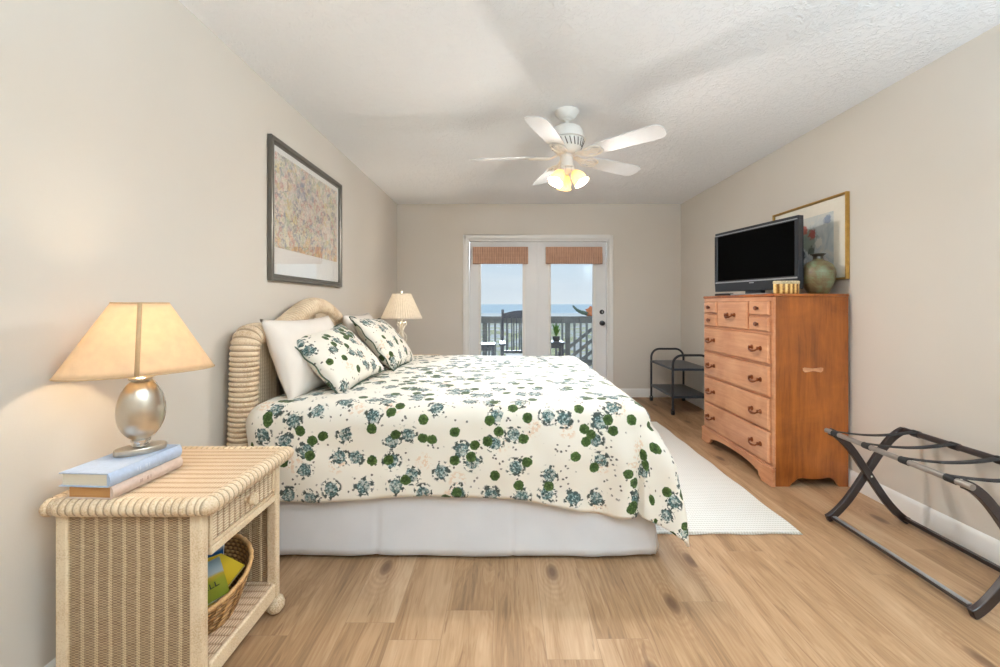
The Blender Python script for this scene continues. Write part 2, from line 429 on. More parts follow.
M['white_cotton'] = mk_fabric('white_cotton', (230, 222, 213)); M['skirt'] = mk_fabric('white_skirt_cotton', (220, 219, 221))
M['mattress'] = mk_fabric('mattress_ticking', (235, 235, 232))
M['rug'] = None
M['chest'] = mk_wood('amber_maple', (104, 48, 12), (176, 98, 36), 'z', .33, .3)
M['chest_f'] = mk_wood('amber_maple_front', (178, 114, 76), (216, 160, 120), 'y', .42, .6)  # paler than the sides: door daylight's sheen put into the front colour
M['chest_d'] = mk_wood('maple_dark_edge', (120, 62, 26), (160, 92, 44), 'y', .35, .2)
M['brass'] = plain('aged_brass', lin(150, 92, 62), .3, .9)
M['knob'] = mk_wood('dark_turned_wood', (84, 42, 26), (120, 66, 40), 'z', .3, .3)
M['tvblack'] = plain('tv_black_plastic', lin(40, 44, 50), .3, 0, .5, var=.03)
M['tvscreen'] = plain('tv_screen_glass', (.003, .003, .003), .4, 0, 0, var=.02)
M['silver'] = plain('silver_plastic', lin(176, 180, 186), .3, .6)
M['nickel'] = plain('brushed_nickel', lin(205, 196, 182), .28, 1.0, var=.03)
M['chrome'] = plain('polished_chrome', lin(225, 225, 225), .08, 1.0, var=.01)
M['shade1'] = mk_shade('ivory_linen_shade', (250, 230, 200), .55)
M['shade_seam'] = mk_shade('shade_seam_tape', (222, 196, 156), .35)
M['shade2'] = mk_shade('white_pleated_shade', (246, 240, 230), .5)
M['lampwhite'] = plain('white_painted_metal', lin(236, 232, 220), .5)
M['amber'] = mk_shade('frosted_amber_glass', (255, 234, 196), .5)
M['bulb'] = mk_emit('lit_bulb', (1, .83, .58), 9.0)
M['bulbdim'] = mk_emit('lit_bulb_soft', (1, .83, .58), 3.0)
M['glass'] = mk_glass(); M['picglass'] = mk_glass('picture_glass', refl=1.0, ior=1.5)
M['blackmetal'] = plain('black_powder_coat', lin(48, 50, 56), .45, .2, var=.05)
M['cartshelf'] = plain('charcoal_shelf_metal', lin(62, 70, 82), .28, .3, var=.05)
M['castor'] = plain('black_castor_rubber', lin(28, 28, 30), .5)
M['rackwood'] = plain('espresso_bentwood', lin(46, 36, 34), .28, 0, .5, var=.1)
M['strap'] = plain('black_webbing', lin(24, 23, 24), .6, bump=.3, bscale=400)
M['railsilver'] = plain('satin_aluminium', lin(160, 152, 146), .32, .75, var=.03)
M['frame_dark'] = plain('pewter_frame', lin(104, 100, 93), .32, .5, var=.06)
M['frame_gold'] = plain('gold_leaf_frame', lin(190, 150, 80), .35, .7, var=.12)
M['mat_white'] = plain('white_mat_board', lin(238, 237, 234), .8, var=.01)
M['mat_cream'] = plain('cream_mat_board', lin(238, 231, 216), .8, var=.02)
M['cover_blue'] = plain('pale_blue_book_cloth', lin(172, 188, 212), .55, var=.06, scale=90, bump=.2, bscale=600)  # cloth paled, glare on the top cover put into its colour
M['cover_tan'] = plain('taupe_book_cloth', lin(202, 180, 166), .75, var=.08, scale=90, bump=.2, bscale=600)
M['foil'] = plain('silver_foil_lettering', lin(215, 224, 236), .4)
M['foil2'] = plain('worn_brown_lettering', lin(160, 130, 118), .6)
def mk_pages(name, a, b):
    t = NT(name); z = t.sep(t.coords())[2]
    l = t.noise(t.comb(0.0, 0.0, z), 900, 2)
    return t.fin(t.ramp(l, [(.35, lin(*a)), (.65, lin(*b))]), .85, 0, .1)
M['pages'] = mk_pages('cream_page_block', (200, 188, 166), (226, 216, 198)); M['pages_brown'] = mk_pages('brown_page_block', (160, 112, 66), (190, 142, 92))
M['deck'] = None
M['railgrey'] = mk_wood('weathered_grey_timber', (104, 104, 100), (140, 140, 134), 'x', .8, 0, .6)
M['rocker'] = plain('dark_painted_rocker', lin(52, 56, 66), .45)
M['tabletop'] = plain('dark_patio_table', lin(70, 74, 80), .5)
M['leafg'] = plain('green_leaf', lin(96, 140, 50), .6, var=.25, scale=12)
M['pot'] = plain('dark_plant_pot', lin(60, 58, 56), .7)
M['orange'] = plain('orange_cloth', lin(226, 130, 76), .8, var=.25, scale=14)
M['greencloth'] = plain('grey_green_cloth', lin(96, 116, 98), .8, var=.2, scale=14)

# ================================================================== room shell
XL, XR, YB, ZC, YF = -1.356, 2.235, 5.31, 2.44, -2.6
def struct(mb, name, mat, parent=None, **kw):
    o = mb.build(name, mat, parent, **kw)
    if parent is None: tag(o, kind='structure')
    return o
struct(MB().box(XL - .12, XR + .12, YF - .12, YB + .16, -.12, 0), 'floor', M['floor'], smooth=False)
struct(MB().box(XL - .12, XR + .12, YF - .12, YB + .16, ZC, ZC + .12), 'ceiling', M['ceil'], smooth=False)
struct(MB().box(XL - .12, XL, YF - .12, YB + .16, 0, ZC), 'wall_left', M['wall'], smooth=False)
struct(MB().box(XR, XR + .12, YF - .12, YB + .16, 0, ZC), 'wall_right', M['wall'], smooth=False)
struct(MB().box(XL, XR, YF - .12, YF, 0, ZC), 'wall_front', M['wall'], smooth=False)
DX0, DX1, DZ = -.466, 1.318, 1.992          # rough opening
b = MB().box(XL, DX0, YB, YB + .16, 0, ZC).box(DX1, XR, YB, YB + .16, 0, ZC).box(DX0, DX1, YB, YB + .16, DZ, ZC)
struct(b, 'wall_back', M['wall'], smooth=False)
# baseboards: profile
def base_prof(): return [(0, 0), (.014, 0), (.014, .082), (.010, .094), (.005, .105), (0, .108)]
struct(MB().prism([(XL + a, z) for a, z in base_prof()], YF, YB, 'y'), 'baseboard_left', M['trim'])
struct(MB().prism([(XR - a, z) for a, z in base_prof()], YF, YB, 'y'), 'baseboard_right', M['trim'])
b = MB().prism([(YB - a, z) for a, z in base_prof()], XL + .014, -.526, 'x').prism([(YB - a, z) for a, z in base_prof()], 1.378, XR - .014, 'x')
struct(b, 'baseboard_back', M['trim'])
# casing
b = MB()
for xa, xb in ((-.522, DX0), (DX1, 1.374)):
    b.box(xa, xb, YB - .018, YB, 0, 2.048)
    b.box(xa + .012, xb - .012, YB - .024, YB - .018, 0, 2.036)
b.box(DX0, DX1, YB - .018, YB, DZ, 2.048).box(DX0 - .04, DX1 + .04, YB - .024, YB - .018, DZ + .012, 2.036)
struct(b, 'trim_1', M['trim'], bevel=.003)
b = MB().box(DX0, DX0 + .022, YB, YB + .15, 0, DZ).box(DX1 - .022, DX1, YB, YB + .15, 0, DZ).box(DX0 + .022, DX1 - .022, YB, YB + .15, DZ - .022, DZ)
struct(b, 'trim_2', M['trim'], bevel=.002)
struct(MB().box(DX0 + .022, DX1 - .022, YB, YB + .15, 0.0, .02), 'trim_3', M['railsilver'], bevel=.002)
# doors
def french(idx, x0, x1, gx0, gx1, knobs):
    y0, y1, z0, z1, gz0, gz1 = YB + .03, YB + .072, .024, DZ - .025, .26, 1.86
    r = MB().box(x0, gx0 - .03, y0, y1, z0, z1).box(gx1 + .03, x1, y0, y1, z0, z1).box(gx0 - .03, gx1 + .03, y0, y1, gz1 + .03, z1).box(gx0 - .03, gx1 + .03, y0, y1, z0, gz0 - .03)
    d = struct(r, 'door_%d' % idx, M['door'], smooth=False)
    def child(mb, n, m, par=d, **kw):
        o = mb.build(n, m, par, **kw); return o
    f = MB()
    for a, c, e_, g in ((gx0 - .032, gx0, gz0 - .032, gz1 + .032), (gx1, gx1 + .032, gz0 - .032, gz1 + .032), (gx0, gx1, gz1, gz1 + .032), (gx0, gx1, gz0 - .032, gz0)):
        f.box(a, c, y0 - .010, y1 + .010, e_, g)
    fr = child(f, 'lite_frame', M['trim'], bevel=.004)
    child(MB().box(gx0 - .004, gx1 + .004, y0 + .018, y0 + .024, gz0 - .004, gz1 + .004), 'glass_pane', M['glass'], fr, smooth=False)
    if knobs:
        Rx = Matrix.Rotation(PI / 2, 4, 'X')
        x = (602.4 - 504.3) * YB / F
        db = child(MB().lathe([(.0, .0), (.028, .0), (.030, .004), (.026, .014), (.012, .016), (.012, .02), (0, .02)], (x, y0, 1.176 - 8 * YB / F), 20, M=Rx), 'deadbolt', M['blackmetal'])
        child(MB().box(x - .004, x + .004, y0 - .032, y0 - .018, 1.06, 1.09), 'thumb_turn', M['silver'], db)
        kn = child(MB().lathe([(0, 0), (.031, 0), (.032, .006), (.013, .012), (.012, .03), (.022, .036), (.030, .048), (.028, .062), (.016, .070), (0, .071)], (x, y0, 1.176 - 19.2 * YB / F), 24, M=Rx), 'door_knob', M['blackmetal'])
    else:
        child(MB().box(x1 - .02, x1 + .018, y0 - .012, y0, z0, z1), 'astragal', M['door'], bevel=.003)
    for hz in (.25, 1.0, 1.75):
        hx = x0 if idx == 1 else x0
    return d
french(1, DX0 + .026, .422, -.297, .233, False)
french(2, .430, DX1 - .026, .590, 1.127, True)
# woven roman shades
def mk_bamboo():
    t = NT('woven_reed_shade'); x, y, z = t.sep(t.coords())
    st = t.noise(t.comb(x, 0.0, t.m('MULTIPLY', z, .05)), 170, 2)
    hz = t.m('MULTIPLY_ADD', t.m('SINE', t.m('MULTIPLY', x, 2 * PI / .022)), .5, .5)
    f = t.m('ADD', t.m('MULTIPLY', st, .6), t.m('MULTIPLY', hz, .25)); f = t.m('ADD', f, t.m('MULTIPLY', t.noise(t.coords(), 12, 3), .25))
    t.bump(t.m('ADD', t.noise(t.comb(0.0, 0.0, z), 260, 2), hz), .4, .002)
    return t.fin(t.ramp(f, [(.3, lin(146, 112, 96)), (.55, lin(184, 144, 122)), (.8, lin(212, 174, 148))]), .7, 0, .2)
M['reed'] = mk_bamboo()
for k, (px0, px1, lab) in enumerate(((472.9, 528, 'short woven reed shade rolled up over the left french door'), (545.8, 602, 'short woven reed shade rolled up over the right french door with the knob'))):
    x0, x1 = (px0 - 504.3) * 5.26 / F, (px1 - 504.3) * 5.26 / F
    zt, zb = 1.176 + 57 * 5.26 / F, 1.176 + 40 * 5.26 / F
    y = YB - .03
    t = thing('woven_window_shade', lab, 'shade', ((x0 + x1) / 2, y, zb), 0, 'woven shades on the french doors')
    off = t.location
    fld = MB(off)
    prof = [(y - .002, zt), (y - .036, zt), (y - .040, zt - .01), (y - .040, zt - .075), (y - .046, zt - .08), (y - .048, zt - .135), (y - .054, zt - .142), (y - .054, zb + .01), (y - .045, zb), (y - .02, zb), (y - .01, zb + .02), (y - .002, zb + .02)]
    fld.prism(prof, x0, x1, 'x'); fld.build('folded_reeds', M['reed'], t, ang=25)
    MB(off).box(x0 + .004, x1 - .004, y - .001, YB + .019, zt - .03, zt).build('headrail', M['reed'], t)
    MB(off).tube([(x1 - .03, YB - .02, zb), (x1 - .03, YB - .02, zb - .35)], .0012, 6).build('pull_cord', M['trim'], t)

# ================================================================== outdoors
def mk_deck():
    t = NT('deck_boards'); x, y, z = t.sep(t.coords())
    f = t.m('FRACT', t.m('DIVIDE', y, .14)); g = t.step(t.m('MINIMUM', f, t.m('SUBTRACT', 1.0, f)), .02, .06)
    n = t.noise(t.comb(t.m('MULTIPLY', x, .1), y), 40, 4)
    return t.fin(t.mix(g, lin(50, 48, 45), t.ramp(n, [(.3, lin(140, 138, 132)), (.7, lin(176, 173, 166))])), .8, 0, .2)
struct(MB().box(-3.5, 5.5, YB + .16, 8.35, -.2, -.06), 'deck_floor', mk_deck(), smooth=False)
def mk_dune():
    t = NT('dune_sand_and_grass'); c = t.coords(); y = t.sep(c)[1]
    n = t.noise(t.vscale(c, (1, .5, 1)), .35, 6, .65); far = t.step(y, 120, 60)
    g = t.m('MULTIPLY', t.step(n, .42, .54), far)
    sand = t.ramp(t.noise(c, .2, 3), [(.3, lin(150, 146, 134)), (.7, lin(162, 158, 148))])
    gr = t.ramp(t.noise(c, 1.5, 5, .7), [(.35, lin(104, 108, 52)), (.65, lin(160, 154, 96))])
    return t.fin(t.mix(g, sand, gr), .95, 0, .05)
def dune(u, v):
    x = -160 + 320 * u; y = 9.5 + 215 * v ** 1.6
    h = -3.1 + .5 * mnoise.noise(Vector((x * .08, y * .08, 0))) * (1 if y < 120 else .2)
    if y > 190: h -= (y - 190) * .02
    return (x, y, h)
struct(MB().grid(dune, 80, 80), 'beach', mk_dune())
def mk_sea():
    t = NT('sea_water'); c = t.coords(); y = t.sep(c)[1]
    foam = t.m('MULTIPLY', t.step(t.noise(t.vscale(c, (.03, .3, 1)), 1, 4), .55, .62), t.step(y, 420, 230))
    col = t.mix(foam, lin(186, 194, 192), lin(200, 204, 202))
    t.bump(t.noise(t.vscale(c, (.3, 1, 1)), .8, 4), .3, .4)
    return t.fin(col, 1.0, 0, 0.0)
struct(MB().box(-4000, 4000, 222, 4800, -3.9, -3.7), 'sea', mk_sea(), smooth=False)
# deck railing
YR = 8.2
t = thing('deck_railing', 'weathered grey timber deck railing with square balusters facing the sea', 'railing', (1, YR, -.06))
off = t.location
MB(off).box(-3.4, 5.4, YR - .07, YR + .07, .905, .94).box(-3.4, 5.4, YR - .055, YR - .018, .80, .905).build('top_rail', M['railgrey'], t, bevel=.004)
MB(off).box(-3.4, 5.4, YR - .055, YR - .018, .02, .10).build('bottom_rail', M['railgrey'], t, bevel=.004)
for k in range(6):
    x = 1.24 + (k - 2) * 1.62
    MB(off).box(x - .045, x + .045, YR - .016, YR + .074, -.06, .904).build('post', M['railgrey'], t, bevel=.004)
for k in range(60):
    x = -2.3 + k * .118
    if abs(((x - 1.24 + .81) % 1.62) - .81) < .07: continue
    MB(off).box(x - .019, x + .019, YR - .093, YR - .056, .04, .90).build('baluster', M['railgrey'], t)
# stair railing beyond, slopes down to the left
t = thing('stair_railing', 'grey timber stair railing sloping down behind the right end of the deck railing', 'railing', (1.9, 9.0, -3.0))
off = t.location
for k in range(4):
    dz = -.24 * k
    P = [(2.35, 9.0, 1.02 + dz), (1.15, 9.0, .06 + dz)]
    a, c = Vector(P[0]), Vector(P[1]); d = (c - a); L = d.length; ang = math.atan2(-d.z, d.x)
    Mx = Matrix.Translation(a) @ Matrix.Rotation(ang, 4, 'Y')
    MB(off).box(0, L, -.02, .02, -.035, .035, M=Mx).build('sloping_rail', M['railgrey'], t)
for x, zt in ((1.2, .15), (2.3, 1.03)):
    MB(off).box(x - .045, x + .045, 9.024, 9.11, -3.2, zt).build('post', M['railgrey'], t)
# cloth bundle lying on the rail
t = thing('cloth_bundle', 'crumpled orange and green bundle draped on the far deck railing', 'cloth', (1.66, YR, .94))
off = t.location
def blob(cx, cy, cz, rx, ry, rz, seed, amp=.25):
    b = MB(off); pr = []
    vs = []; n1, n2 = 20, 12
    for j in range(n2 + 1):
        th = PI * j / n2
        for i in range(n1):
            ph = 2 * PI * i / n1
            d = Vector((math.sin(th) * math.cos(ph), math.sin(th) * math.sin(ph), -math.cos(th)))
            k = 1 + amp * mnoise.noise(d * 2.2 + Vector((seed, seed * 2, 0)))
            vs.append((cx + rx * d.x * k, cy + ry * d.y * k, cz + rz * d.z * k))
    fs = [(j * n1 + i, j * n1 + (i + 1) % n1, (j + 1) * n1 + (i + 1) % n1, (j + 1) * n1 + i) for j in range(n2) for i in range(n1)]
    return b.add(vs, fs)
blob(1.72, YR, 1.02, .13, .06, .078, 3, .9).build('orange_cloth', M['orange'], t)
b = MB(off).tube(smooth_path([(1.62, YR, .99), (1.5, YR, 1.02), (1.42, YR, 1.06), (1.36, YR, 1.12), (1.335, YR, 1.145)], 5), lambda i, q: .045 * (1 - .75 * q) + .006 * math.sin(i * 2.1), 10)
b.build('green_cloth_tail', M['greencloth'], t)
# rocking chair facing the room
def rocker():
    cx, cy = .26, 6.1
    t = thing('rocking_chair', 'dark painted slat-back porch rocking chair outside the left glass door', 'chair', (cx, cy, -.06))
    off = t.location; m = M['rocker']; z0 = -.06
    def bar(n, p, q, w=.04, d=.03, par=t, seg=None):
        p, q = Vector(p), Vector(q); dr = q - p; L = dr.length
        rot = dr.to_track_quat('Z', 'X').to_matrix().to_4x4()
        return MB(off).box(-w / 2, w / 2, -d / 2, d / 2, 0, L, M=Matrix.Translation(p) @ rot).build(n, m, par, bevel=.004)
    hw = .285
    for s in (-1, 1):
        x = cx + s * hw
        MB(off).tube([(x, cy + .16, z0 + .06), (x, cy + .20, z0 + .45), (x, cy + .36, z0 + 1.10), (x, cy + .365, z0 + 1.15)], .020, 10).build('back_post', m, t)
        MB(off).tube([(x, cy - .26, z0 + .06), (x, cy - .27, z0 + .66)], .02, 10).build('front_leg', m, t)
        MB(off).box(x - .045, x + .045, cy - .34, cy + .21, z0 + .665, z0 + .69).build('armrest', m, t, bevel=.008)
        rk = [(x, cy - .45 + i * .1, z0 + .025 + .10 * ((i - 5) / 5.0) ** 2 * .8) for i in range(11)]
        MB(off).tube(rk, .02, 8).build('rocker_runner', m, t)
    MB(off).box(cx - hw, cx + hw, cy - .30, cy + .20, z0 + .43, z0 + .455).build('seat', m, t, bevel=.006)
    MB(off).box(cx - hw, cx + hw, cy - .29, cy - .265, z0 + .38, z0 + .43).build('front_rail', m, t, bevel=.003)
    crest = [(cx - hw + .01, 1.02), (cx - hw + .01, 1.09)] + [(cx + (hw - .01) * (i / 8 - 1) , 1.09 + .05 * math.sin(PI * i / 16)) for i in range(1, 16)] + [(cx + hw - .01, 1.09), (cx + hw - .01, 1.02)]
    MB(off).prism([(x, z0 + z) for x, z in crest], cy + .325, cy + .35, 'y').build('crest_rail', m, t, bevel=.004)
    bar('back_rail', (cx - hw, cy + .22, z0 + .52), (cx + hw, cy + .22, z0 + .52), .035, .05)
    for k in range(7):
        x = cx - .225 + k * .075
        bar('back_slat', (x, cy + .222, z0 + .53), (x, cy + .335, z0 + 1.03), .045, .014)
    cu = MB(off).box(cx - .24, cx + .24, cy - .26, cy + .18, z0 + .457, z0 + .50).build('seat_cushion', M['white_cotton'], t, bevel=.02, seg=3)
rocker()
def side_tab(x, y, lab):
    t = thing('patio_side_table', lab, 'table', (x, y, -.06), 0, 'small patio tables on the deck')
    off = t.location
    MB(off).box(x - .22, x + .22, y - .2, y + .2, .53, .56).build('tabletop', M['tabletop'], t, bevel=.005)
    for sx_ in (-1, 1):
        for sy_ in (-1, 1):
            MB(off).box(x + sx_ * .18 - .018, x + sx_ * .18 + .018, y + sy_ * .16 - .018, y + sy_ * .16 + .018, -.06, .53).build('leg', M['tabletop'], t)
    MB(off).box(x - .16, x + .16, y - .17, y - .15, .46, .53).build('apron', M['tabletop'], t)
side_tab(-.36, 6.6, 'dark patio side table left of the porch rocking chair')
side_tab(.76, 6.95, 'dark patio side table seen through the right glass door')
# plant on right table
t = thing('potted_plant', 'bright green leafy plant on the patio side table outside the right door', 'plant', (.86, 6.95, .56))
off = t.location
MB(off).lathe([(0, 0), (.05, 0), (.065, .08), (.058, .08), (.05, .07), (0, .07)], (.86, 6.95, .56), 20).build('pot', M['pot'], t)
b = MB(off)
for k in range(70):
    a = random.uniform(0, 2 * PI); r = random.uniform(.03, .12); h = random.uniform(.08, .24)
    p0 = Vector((.86, 6.95, .63)); p2 = p0 + Vector((math.cos(a) * r, math.sin(a) * r, h)); p1 = (p0 + p2) / 2 + Vector((0, 0, .03))
    sd = Vector((-math.sin(a), math.cos(a), 0)) * .012
    b.add([p0 - sd * .3, p0 + sd * .3, p1 + sd, p1 - sd, p2], [(0, 1, 2, 3), (3, 2, 4)])
b.build('foliage', M['leafg'], t, merge=False)

# ================================================================== bed
BX0, BX1, BY0, BY1 = -1.21, .70, 1.965, 3.90
bed = thing('bed', 'king bed with a white wicker arched headboard and white skirt on the left wall', 'bed', (-.25, 2.93, 0))
off = bed.location
MB(off).box(BX0 + .02, BX1 - .03, BY0 + .03, BY1 - .03, .16, .40).build('box_spring', M['mattress'], bed, bevel=.03, seg=3)
MB(off).box(BX0 + .02, BX1 - .03, BY0 + .03, BY1 - .03, .402, .655).build('mattress', M['mattress'], bed, bevel=.05, seg=4)
for x in (-1.1, .5):
    for y in (2.1, 3.75):
        MB(off).lathe([(.02, 0), (.03, .02), (.03, .16)], (x, y, 0), 14).build('leg', M['blackmetal'], bed)
def skirt():
    path = resample([Vector((BX0, BY0 - .004, 0)), Vector((BX1, BY0 - .004, 0)), Vector((BX1, BY1, 0)), Vector((BX0, BY1, 0))], .012)
    n = len(path)
    def fn(u, v):
        i = min(n - 1, int(round(u * (n - 1)))); p = path[i]; s = i * .012
        if abs(p.y - BY0) < .01: nr = Vector((0, -1, 0))
        elif abs(p.x - BX1) < .01: nr = Vector((1, 0, 0))
        else: nr = Vector((0, 1, 0))
        w = (1 - v)
        a = .012 * mnoise.noise(Vector((s * 2.6, v * .8, 1.0))) + .006 * mnoise.noise(Vector((s * 9, v * 2.5, 4.0)))
        # inverted pleats
        for c in (.62, 1.25, 1.9, 2.9, 3.6):
            d = abs(s - c)
            a -= .007 * math.exp(-(d / .010) ** 2)
        z = .018 + .40 * v + w * .012 * mnoise.noise(Vector((s * 2.3, 0, 5)))
        return p + nr * (a * (w ** 1.2) + .028 * w * w) + Vector((0, 0, z))
    return MB(off).grid(fn, n - 1, 14)
skirt().build('bed_skirt', M['skirt'], bed, solid=.002)
# headboard
HX = -1.260
def arch(y):  # top centreline z as a function of y
    c = 2.79; d = abs(y - c); hw_ = .50
    if d >= hw_: return 1.022
    q = .5 + .5 * math.cos(PI * (d / hw_)); return 1.022 + .140 * q ** .85
HY0, HY1 = 2.04, 3.54
pts = [(HX - .022, HY0, 0.06), (HX - .016, HY0, .4), (HX - .004, HY0, .80), (HX, HY0, .95), (HX, HY0 + .018, 1.005), (HX, HY0 + .06, 1.022)]
k = HY0 + .14
while k < HY1 - .10: pts.append((HX, k, arch(k))); k += .05
pts += [(HX, HY1 - .06, 1.022), (HX, HY1 - .018, 1.005), (HX, HY1, .95), (HX - .004, HY1, .8), (HX - .016, HY1, .4), (HX - .022, HY1, .06)]
path = resample(smooth_path(pts, 6), .0035)
ribr = lambda i, q: .058 * (1 + .17 * abs(math.sin(PI * i * .0035 / .024)) + .01 * math.sin(i * 1.7))
hb = MB(off).tube(path, ribr, 18, up=(1, 0, 0), asp=.85, ustep=.0035)
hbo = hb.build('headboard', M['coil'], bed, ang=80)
pn = [(HY0 + .02, .2)] + [(HY0 + .02, .98)]
yy = HY0 + .06
outline = [(HY0 + .02, .18), (HY0 + .02, .98)]
k = HY0 + .06
while k < HY1 - .05: outline.append((k, arch(k) - .01)); k += .05
outline += [(HY1 - .02, .98), (HY1 - .02, .18)]
b = MB(off); n = len(outline)
for i in range(n - 1):   # strips to keep it clean
    (ya, za), (yb_, zb_) = outline[i], outline[i + 1]
    if yb_ - ya < 1e-6: continue
    b.prism([(ya, .18), (yb_, .18), (yb_, zb_), (ya, za)], HX - .02, HX + .034, 'x')
b.build('headboard_panel', M['w_head'], hbo, ang=80)
# duvet
XA, XB_, YA, YB_ = -1.135, .605, 2.035, 3.83
TZ = .700
def drape(u, v):
    cx = min(max(u, XA), XB_); cy = min(max(v, YA), YB_)
    ox, oy = u - cx, v - cy
    d = math.hypot(ox, oy)
    if ox > 0 and oy != 0 and d > .52:
        d2 = .52 + (d - .52) * .55; ox *= d2 / d; oy *= d2 / d; d = d2
    wr = .012 * mnoise.noise(Vector((u * 2.2, v * 2.2, 0))) + .008 * mnoise.noise(Vector((u * 6, v * 5, 3)))
    edge = min(1, max(0, (min(u - XA, XB_ - u, v - YA, YB_ - v) + .0) / .35)) if d == 0 else 0
    z = TZ + wr * .8 + .012 * edge
    if d < 1e-6: return Vector((cx, cy, z))
    dx, dy = ox / d, oy / d
    r = .095
    ddr = d
    if d < r * PI / 2: h = r * math.sin(d / r); dr = r * (1 - math.cos(d / r)); w = 0
    else:
        w = d - r * PI / 2; h = r; dr = r + w * .985
    cor = max(0.0, 2 * abs(dx * dy)) if ox > 0 else 0
    # folds along the sides, stronger near the foot corner
    s = u * 1.0 + v * .8
    fold = .022 * mnoise.noise(Vector((u * 3.0, v * 2.4, 9))) + .009 * mnoise.noise(Vector((u * 8 + v * 3, v * 6, 2))) + .012 * (.5 - abs(mnoise.noise(Vector((u * 4 + v * 2.5, v * 3, 5)))))
    ang = math.atan2(abs(dy), abs(dx) + 1e-9)
    fold += cor * .030 * math.sin(ang * 9.0)
    nearc = math.exp(-((u - XB_ + .10) / .28) ** 2) if dy < 0 else 0
    fold += nearc * .018 * math.sin(u * 26)
    h += w * .05 + (.105 * cor + .03 * (ox > .05)) * (1 - math.exp(-w / .13)) + fold * min(1, w / .15)
    p = Vector((cx + dx * h, cy + dy * h, z - dr))
    p.z = max(p.z, .016 + .01 * abs(fold) * 30)
    return p
def hem(u):   # overhang on the near side
    t_ = min(1, max(0, (u - .05) / .5)); return .475 + .075 * t_ * t_ * (3 - 2 * t_) + .012 * math.sin(u * 5.2)
u0, u1 = XA - .13, XB_ + .50
def dfn(a, b_):
    u = u0 + (u1 - u0) * a
    lo = YA - hem(u); hi = YB_ + .42
    v = lo + (hi - lo) * b_
    # soften the hem corner
    return drape(u, v)
def duv(a, b_):
    u = u0 + (u1 - u0) * a; lo = YA - hem(u); hi = YB_ + .42
    return (u, lo + (hi - lo) * b_)
dv = MB((-.25, 2.93, .4)).grid(dfn, 150, 170, duv).build('duvet', M['floral'], None, solid=.012, merge=False, ang=180)
tag(dv, 'cream duvet with green and blue-grey flower print draped over the bed', 'duvet')

# pillows
def pillow(name, lab, cat, mat, loc, rot, W, H, T, group=None, piping=False, seed=0, flange=0):
    t = thing(name, lab, cat, loc, 0, group); t.rotation_euler = rot
    def side(sg):
        def fn(a, b_):
            s = 2 * a - 1; q = 2 * b_ - 1
            x = s * W / 2 * (1 - .07 * (1 - q * q)); y = q * H / 2 * (1 - .09 * (1 - s * s))
            th = (max(0, 1 - abs(s) ** 2.6) ** .5) * (max(0, 1 - abs(q) ** 2.4) ** .55)
            wr = .008 * mnoise.noise(Vector((s * 2.5 + seed, q * 2.5, sg))) * min(1, th * 2)
            return Vector((x, y, sg * (T / 2 * th + wr)))
        return fn
    uvf = lambda a, b_: (seed * 1.37 + (a - .5) * W * 1.1, seed * .7 + (b_ - .5) * H * 1.1)
    b = MB().grid(side(1), 26, 22, uvf).grid(side(-1), 26, 22, lambda a, b_: (seed + 3 + a * W, b_ * H))
    b.build('pillow_cover', mat, t, ang=180)
    if piping:
        pth = []
        for k in range(0, 80):
            q = k / 80 * 4; i = int(q); f = q - i
            s, qq = [(2 * f - 1, -1), (1, 2 * f - 1), (1 - 2 * f, 1), (-1, 1 - 2 * f)][i]
            pth.append((s * W / 2 * (1.02 - .07 * (1 - qq * qq)), qq * H / 2 * (1.02 - .09 * (1 - s * s)), .006 * math.sin(k * 1.1)))
        MB().tube(pth, .0038, 6, closed=True).build('piping', M['piping'], t)
    return t
# local: x = width (along room Y), y = up the pillow, z = facing +X (out from the headboard)
def prot(lean, yaw=0, roll=0):
    # columns: local x -> +Y, local y -> up leaning back (-X), local z -> +X-ish
    a = lean
    Mx = Matrix(((0, -math.sin(a), math.cos(a)), (1, 0, 0), (0, math.cos(a), math.sin(a))))
    return (Matrix.Rotation(yaw, 3, 'Z') @ Mx @ Matrix.Rotation(roll, 3, 'Z')).to_euler()
R_ = math.radians
pillow('pillow', 'plain white sleeping pillow leaning on the near half of the wicker headboard', 'pillow', M['white_cotton'], (-1.105, 2.41, .895), prot(R_(20), R_(-4)), .70, .44, .17, 'white pillows on the bed', seed=1)
pillow('pillow', 'plain white sleeping pillow leaning on the far half of the wicker headboard', 'pillow', M['white_cotton'], (-1.105, 3.36, .895), prot(R_(20), R_(3)), .70, .44, .17, 'white pillows on the bed', seed=2)
pillow('sham_pillow', 'flower print sham with green piping nearest the wicker nightstand', 'pillow', M['floral'], (-.955, 2.46, .872), prot(R_(44), R_(-10), R_(6)), .60, .42, .16, 'flower print shams on the bed', True, seed=5)
pillow('sham_pillow', 'flower print sham with green piping nearest the far pleated lamp', 'pillow', M['floral'], (-.90, 3.20, .888), prot(R_(40), R_(2), R_(-4)), .68, .47, .17, 'flower print shams on the bed', True, seed=8)

